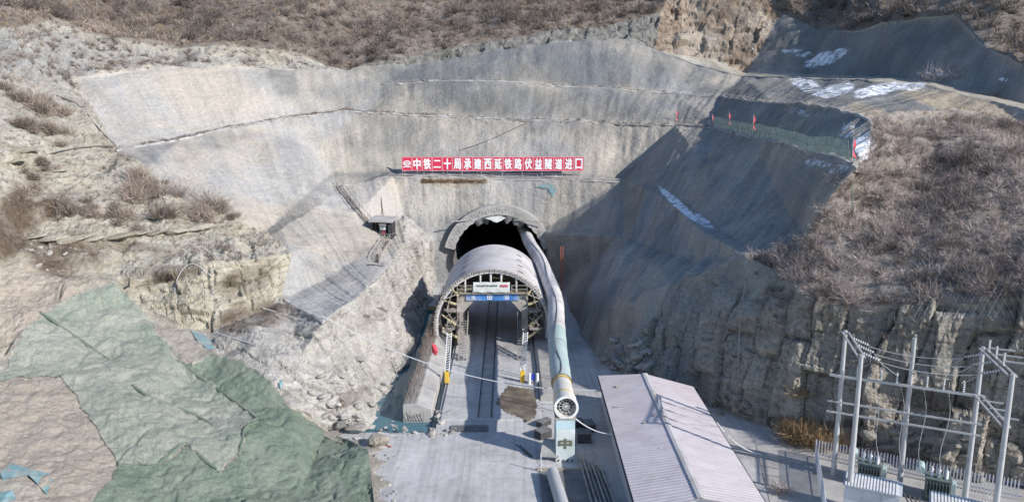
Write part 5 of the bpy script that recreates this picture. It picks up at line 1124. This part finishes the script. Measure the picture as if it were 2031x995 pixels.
brush('hillside_grass', 'dry tan grass between the brush on the hillside', 'grass', scatter(onv & (RG == RI['hill']), 1.1, 2, clump=0.8), 0.25, 0.7, 9, 0.06, M['dead_grass'], 102, 0.4)
brush('bluff_brush', 'tangled brown leafless brush covering the bluff beside the shaded cut', 'brush', scatter(onv & (RG == RI['hillr']) & (CV > 238), 2.3, 3, fscale=0.12, clump=0.55), 0.5, 1.8, 85, 0.017, M['twig'], 103)
brush('bluff_thicket', 'darker thickets standing among the brown brush of the bluff', 'brush', scatter(onv & (RG == RI['hillr']) & (CV > 300), 0.16, 13, fscale=0.1, clump=0.9), 1.0, 2.2, 150, 0.02, M['twig_dark'], 113)
brush('bluff_grass', 'pale dry grass among the brush on the bluff', 'grass', scatter(onv & (RG == RI['hillr']), 4.0, 4, fscale=0.15, clump=0.7), 0.2, 0.5, 10, 0.02, M['dead_grass'], 104, 0.4)
cr = onv & (RG == RI['cliffr']) & (CV < 690) & (CU > 1500); brush('cliff_brush', 'grey brush hanging over the top of the fractured cliff', 'brush', scatter(cr, 0.5, 5, fscale=0.2, clump=0.9), 0.5, 1.5, 70, 0.016, M['twig_grey'], 105)
er = onv & (RG == RI['earthl']) & (CV < 520); brush('earth_grass', 'thin dry grass on the pale earth slope', 'grass', scatter(er, 0.8, 6, fscale=0.12, clump=0.97), 0.25, 1.0, 22, 0.025, M['twig_grey'], 106, 0.5)
def along(f0, f1, i0, i1, n, seed):
    g = random.Random(seed); out = []
    for _ in range(n):
        i = g.uniform(i0, i1 - .001); k = int(i); t = g.gauss(.35, .22); a = ppos('%s%d' % (f0, k)).lerp(ppos('%s%d' % (f0, k + 1)), i - k); b = ppos('%s%d' % (f1, k)).lerp(ppos('%s%d' % (f1, k + 1)), i - k); q = a.lerp(b, t); out.append((q.x, q.y, ground_at(q.x, q.y, q.z)))
    return np.array(out)
brush('berm_weeds', 'dry brown weeds and litter strung along the middle berm', 'weeds', np.concatenate([along('af', 'ab', 1, 11, 520, 1), along('af', 'ab', 4, 7, 220, 2)]), 0.15, 0.7, 16, 0.035, M['dead_dark'], 115, 0.4)
brush('berm_litter', 'thin dark weeds along the upper berm', 'weeds', along('bf', 'bb', 0, 8, 260, 3), 0.12, 0.45, 14, 0.035, M['dead_dark'], 116, 0.4)
sc_ = onv & (RG == RI['earthl']) & (CV < 175); brush('edge_scrub', 'grey scrub on the pale broken ground along the top of the white slope', 'brush', scatter(sc_, 0.30, 14, fscale=0.09, clump=0.95), 0.5, 1.7, 60, 0.03, M['twig_grey'], 114)
brush('ledge_grass', 'tuft of tan dead grass growing along the ledge under the name board', 'grass', np.array([tuple(on_slope(u, v)) for u, v in zip(rng.uniform(835, 965, 260), 358 + 6 * rng.random(260))]), 0.3, 0.9, 14, 0.025, M['dead_grass'], 107, 0.45)
ft = onv & (RG == RI['cliffr']) & (CV > 790) & (CU > 1600); brush('foot_scrub', 'dry brown scrub along the foot of the cliff behind the palisade fence', 'scrub', scatter(ft, 1.6, 8, fscale=0.2, clump=0.5), 0.3, 1.0, 40, 0.015, M['twig'], 108)
def bush(u, v, px, label, grp, mat='twig_grey', n=200, seed=0, name='dry_bush', cnt=5, cat='bush'):
    p = on_slope(u, v); dd = (p - CAM).length; s = px * dd / 1500.0; g = np.random.default_rng(int(u * 7 + v)); base = np.zeros((cnt, 3)); base[:, 0] = g.normal(0, s * .34, cnt); base[:, 1] = g.normal(0, s * .25, cnt)
    for i in range(cnt): base[i, 2] = ground_at(p.x + base[i, 0], p.y + base[i, 1], p.z) - p.z; base[i, 2] = np.clip(base[i, 2], -s, s)
    v_, t_, a_ = twigs(base, s * g.uniform(.45, .8, cnt), n, 0.00028 * dd, .55, int(u)); o = link_mesh(name, np_mesh(name, v_, t_, M[mat], False, None, {'tone': a_}), None, p); tag(o, label, cat, grp)
for (u, v, s) in ((70, 215, 70), (45, 250, 45), (120, 222, 34), (105, 268, 46), (30, 200, 40)): bush(u, v, s * .75, 'dark leafless bush on the earth slope beside the white slope', 'bushes beside the white slope', cnt=7)
for (u, v, s) in ((130, 425, 60), (185, 420, 50), (255, 440, 70), (320, 430, 40), (90, 330, 30), (60, 345, 26)): bush(u, v, s * .7, 'grey leafless bush on the earth above the layered cliff', 'bushes above the layered cliff', cnt=7)
bush(240, 375, 70, 'tall upright grey bush at the lower corner of the white slope', None, cnt=7, n=320); bush(400, 420, 70, 'broad grey bush at the bottom edge of the white slope', None, cnt=7, n=320); bush(305, 368, 26, 'small lone bush growing on the white slope', None); bush(462, 432, 22, 'little bush at the tip of the white slope', None)
bush(1600, 868, 70, 'rusty brown dead bush leaning beside the service road', None, 'dead_grass', 420, cnt=9); bush(1555, 985, 40, 'spiky pale bush beside the service road', None, 'twig', 120, cnt=3)
for (u, v, s, lab) in ((1835, 160, 60, 'slender bare sapling on the ridge before the shaded face'), (1915, 165, 45, 'thin bare sapling by the end of the ridge path'), (1850, 158, 34, 'tan shrub beside the bare sapling on the ridge'), (1990, 185, 30, 'low tan shrub at the end of the ridge path')): bush(u, v, s, lab, None, 'twig', 90, name='bare_sapling', cnt=1, cat='sapling')

# ------------------------------------------------------------------ rocks and rubble
def rock_mesh(seed, mat, flat=0.8):
    bm = bmesh.new(); bmesh.ops.create_icosphere(bm, subdivisions=2, radius=1.0); g = random.Random(seed); sc = Vector((g.uniform(.8, 1.3), g.uniform(.7, 1.1), g.uniform(.5, .9) * flat)); pl = [(Vector((g.gauss(0, 1), g.gauss(0, 1), g.gauss(0, 1))).normalized(), g.uniform(.55, .85)) for _ in range(9)]
    for v in bm.verts:
        for n_, d in pl:
            q = v.co.dot(n_)
            if q > d: v.co -= n_ * (q - d)
        v.co = Vector((v.co.x * sc.x, v.co.y * sc.y, v.co.z * sc.z))
    me = bpy.data.meshes.new('rock'); bm.to_mesh(me); bm.free(); me.materials.append(mat); return me
RM = [rock_mesh(i, M['rock_pit']) for i in range(6)]; RD = [rock_mesh(i + 20, M['rock_right']) for i in range(4)]
def rubble(poly, n, s0, s1, label, grp, meshes, seed):
    g = random.Random(seed); us = [p[0] for p in poly]; vv = [p[1] for p in poly]; k = 0; tries = 0
    while k < n and tries < n * 20:
        tries += 1; u, v = g.uniform(min(us), max(us)), g.uniform(min(vv), max(vv))
        if not in_poly(np.array([u]), np.array([v]), poly)[0]: continue
        p = on_slope(u, v); pz_ = P(u, v, z=0.0)
        if pz_.y < p.y and not (sx0 < pz_.x < sx1 and sy0 < pz_.y < sy1): p = pz_
        s = s0 + (s1 - s0) * g.random() ** 2.5; o = link_mesh('rock', g.choice(meshes), None, p + Vector((0, 0, s * .15))); o.scale = (s, s, s); o.rotation_euler = (g.uniform(-.5, .5), g.uniform(-.5, .5), g.uniform(0, 6.3)); tag(o, label, 'rock', grp); k += 1
rubble([(600, 770), (680, 720), (760, 690), (790, 720), (765, 790), (700, 845), (650, 850)], 75, .15, .75, 'broken pale rock in the rubble above the pool', 'rubble above the pool', RM, 1)
rubble([(856, 812), (905, 800), (908, 850), (880, 868), (850, 868)], 40, .12, .5, 'broken concrete lump heaped between pool and roadway', 'lumps between pool and roadway', RM, 2)
rubble([(1195, 690), (1230, 668), (1290, 690), (1300, 735), (1200, 735)], 55, .2, .9, 'grey rock in the heap behind the shed', 'rocks behind the shed', RM, 3)
rubble([(1390, 790), (1480, 790), (1500, 830), (1420, 820)], 22, .2, .7, 'rock fallen at the foot of the shaded cliff', 'rocks at the cliff foot', RD, 4)
rubble([(1640, 860), (1700, 840), (2031, 880), (2031, 935), (1800, 905)], 45, .2, .9, 'rock fallen behind the palisade fence', 'rocks behind the palisade fence', RD, 5)
rubble([(660, 840), (730, 870), (780, 830), (860, 868), (760, 868), (742, 930), (735, 980), (725, 900)], 40, .08, .35, 'small stone strewn along the roadway edge by the net', 'stones along the roadway edge', RM, 6)
rubble([(40, 440), (140, 470), (230, 440), (300, 470), (120, 540), (60, 540)], 40, .12, .5, 'pale stone lying on the dark earth above the netting', 'stones on the dark earth', RM, 7)
def boulder(u, v, r, label, mat, seed, fl=.9):
    p = P(u, v, z=0.0); bm = bmesh.new(); me = rock_mesh(seed, mat, fl); bm.from_mesh(me); bmesh.ops.subdivide_edges(bm, edges=bm.edges[:], cuts=2, use_grid_fill=True)
    co = np.array([tuple(q.co) for q in bm.verts]); d = 0.10 * fbm(co * 2.2 + seed, 3, seed) + 0.05 * fbm(co * 7, 2, seed + 1)
    for q, dd in zip(bm.verts, d): q.co = q.co * (1 + float(dd))
    bm.to_mesh(me); bm.free(); o = link_mesh('boulder', me, None, p + Vector((0, 0, r * .45))); o.scale = (r, r, r); return tag(o, label, 'boulder')
boulder(750, 882, 1.05, 'large rounded pinkish boulder beside the netted mound', M['soil'], 44, 1.15); boulder(707, 858, 1.2, 'broad flat tan boulder wedged at the edge of the netting', M['soil'], 45, .6); boulder(676, 850, .7, 'dark hollow boulder at the corner of the green net', M['rock_dark'], 46)
def wob(a, n=7, s=.25, seed=0):
    g = random.Random(seed); p = Vector(a); out = [p.copy()]
    for _ in range(n): p = p + Vector((g.uniform(-s, s), g.uniform(-s, s), g.uniform(-s * .3, s * .5))); p.z = max(p.z, .06); out.append(p.copy())
    return out
pp = P(777, 885, z=.1); mb = MB(); mb.tube(wob(pp, 10, .4, 3), .05, 5); tag(mb.build('wire_tangle', M['orange_red']), 'tangled orange red wire beside the rounded boulder', 'wire')

# ------------------------------------------------------------------ stores beside the fan
def ar(i):
    mb = MB(); r0, r1, wd = .95, 1.15, .42; n = 12
    for k in range(n):
        a0, a1 = R(60 + 90 * k / n), R(60 + 90 * (k + 1) / n); q = [(r * math.cos(a), y, r * math.sin(a)) for y in (0, wd) for (r, a) in ((r0, a0), (r1, a0), (r1, a1), (r0, a1))]; mb.add(q, [(0, 1, 2, 3), (4, 7, 6, 5), (0, 3, 7, 4), (1, 5, 6, 2)])
    for a in (R(60), R(150)): mb.add([(r * math.cos(a), y, r * math.sin(a)) for y in (0, wd) for r in (r0, r1)], [(0, 1, 3, 2)])
    return mb
am = ar(0).mesh('pipe_segment', M['concrete'])
for i in range(4):
    o = link_mesh('pipe_segment', am, None, (3.55 + i * .36, 61.6 - i * .05, -.05)); o.rotation_euler = (0, R(-12), R(75)); o.scale = (1.15, 1.15, 1.35); tag(o, 'curved concrete pipe segment leaning in the row beside the fan column', 'pipe segment', 'leaning pipe segments')
mb = MB(); mb.tube([(3.6, 57.4, .55), (4.3, 49.5, .55)], .52, 20, cap=False); mb.tube([(3.6, 57.4, .55), (4.3, 49.5, .55)], .46, 20, cap=False); tag(mb.build('steel_pipe', M['galvanised'], smooth=True), 'thick grey pipe lying on the ground in front of the fan column', 'pipe')
for i in range(6):
    mb = MB(); x = 6.6 + i * .33; mb.tube([(x - .5, 61.5 - .5 * i, .12 + .1 * (i % 2)), (x + .05 * i, 48, .12 + .1 * (i % 2))], .09, 8); tag(mb.build('scaffold_pipe', M['dirty_steel'], smooth=True), 'thin steel pipe in the bundle lying along the shed wall', 'pipe', 'pipe bundle along the shed')
mb = MB(); mb.box((5.0, 59.0, .06), (5.2, .25, .1)); tag(mb.build('timber_beam', M['wood']), 'long timber lying in front of the fan column', 'beam')
mb = MB(); mb.box((5.3, 54.0, .03), (5.4, 9.4, .05)); tag(mb.build('storage_slab', M['concrete_dark']), kind='structure')
mb = MB(); mb.bar((2.75, 58.6, 0), (2.7, 58.5, 1.7), .07); mb.bar((2.3, 58.7, .6), (3.3, 58.5, .65), .06); tag(mb.build('marker_post', M['white']), 'white stake with a cross bar beside the leaning pipe segments', 'post')
for i in range(2):
    mb = MB(); a = P(1023 + i * 8, 880 + i * 2, z=.06); b = P(1052 + i * 4, 905, z=.06); mb.bar(a, b, .07); tag(mb.build('steel_bar', M['cable_dark']), 'dark bar lying on the roadway beside the leaning pipe segments', 'bar', 'bars on the roadway')
for i, (x, y, sx_, sy_, h) in enumerate(((6.9, 64.5, 1.2, 1.0, .9), (7.6, 67.0, .9, 1.4, .7), (6.6, 67.8, 1.0, .8, .6), (3.2, 65.4, 1.3, 1.0, .7), (3.4, 68.0, 1.4, .7, .5))):
    ct = thing('storage_crate', ('dark crate against the shed wall beside the fan', 'long dark crate near the far end of the shed wall', 'small dark crate behind the fan column', 'dark crate on the kerb side of the fan column', 'flat dark crate under the duct near the mud')[i], 'crate', (x, y, .02), .2 * i); mb = MB(); mb.box((0, 0, h / 2), (sx_, sy_, h)); mb.build('box', M['dark_steel'], ct, bevel=.02); mb = MB(); mb.box((0, 0, h + .03), (sx_ + .06, sy_ + .06, .06)); mb.build('lid', M['concrete_dark'], ct)
# rockfall net on the cliff crest: one woven piece
mb = MB(); g = random.Random(9)
for k in range(14):
    for sgn in (1, -1):
        u0 = 1840 + k * 16; pl = []
        for s in range(7):
            u, v = u0 + sgn * s * 16 * .8, 500 + s * 22
            if 1800 < u < 2060: q = on_slope(u, v); pl.append(q + (CAM - q).normalized() * .25)
        if len(pl) > 2: mb.tube(pl, .014, 4, cap=False)
tag(mb.build('rockfall_net', M['galvanised']), 'thin diamond wire net hanging over the cliff crest', 'net', kind='stuff')


# pale rock slabs cropping out of the earth above the netting
for i, (u, v) in enumerate(((70, 470), (105, 474), (145, 476), (185, 474), (228, 470), (268, 465), (310, 463), (352, 458), (395, 452), (60, 300), (115, 340), (30, 320))):
    p = on_slope(u, v); o = link_mesh('rock_slab', rock_mesh(60 + i, M['rock_left'], .35), None, p + Vector((0, 0, .1))); s = 1.0 + .5 * ((i * 37) % 10) / 10; o.scale = (s * 1.35, s, s); o.rotation_euler = (.1, -.12, .3 + .2 * math.sin(i)); tag(o, 'flat pale rock slab cropping out of the earth above the layered cliff', 'rock slab', 'pale rock slabs in the earth slope')
# dirt banked up along the edge of the yard under the nets
mb = MB(); pl = [P(650, 858, z=0), P(700, 880, z=0), P(738, 900, z=0), P(744, 940, z=0), P(746, 1000, z=0), P(746, 1080, z=0)]; pth = smooth_path(pl, 9); nw = 9
hz = fbm(np.array([[k * .5, j * .7, 2.0] for k in range(len(pth)) for j in range(nw)]), 3, 95).reshape(len(pth), nw)
for k, q in enumerate(pth):
    d = (pth[min(k + 1, len(pth) - 1)] - pth[max(k - 1, 0)]).normalized(); sd_ = Vector((d.y, -d.x, 0)); sd_ = sd_ if sd_.x > 0 else -sd_; wdt = 1.7 + .9 * math.sin(k * .9) + .5 * math.sin(k * 2.3)
    for j in range(nw): t = j / (nw - 1); x = q + sd_ * (-1.0 + (wdt + .6) * t); mb.v.append((x.x, x.y, .42 * (1 - t) ** 1.3 - .14 + .26 * t * (1 - t) + .16 * float(hz[k, j]) * (1 - t * .6)))
for k in range(len(pth) - 1):
    for j in range(nw - 1): a = k * nw + j; mb.f.append((a, a + 1, a + nw + 1, a + nw))
tag(mb.build('dirt_verge', M['soil'], smooth=True), kind='structure')
rubble([(735, 900), (790, 900), (800, 995), (745, 1000)], 45, .05, .22, 'small stone scattered on the yard beside the dirt bank', 'stones scattered on the yard', RM, 16)
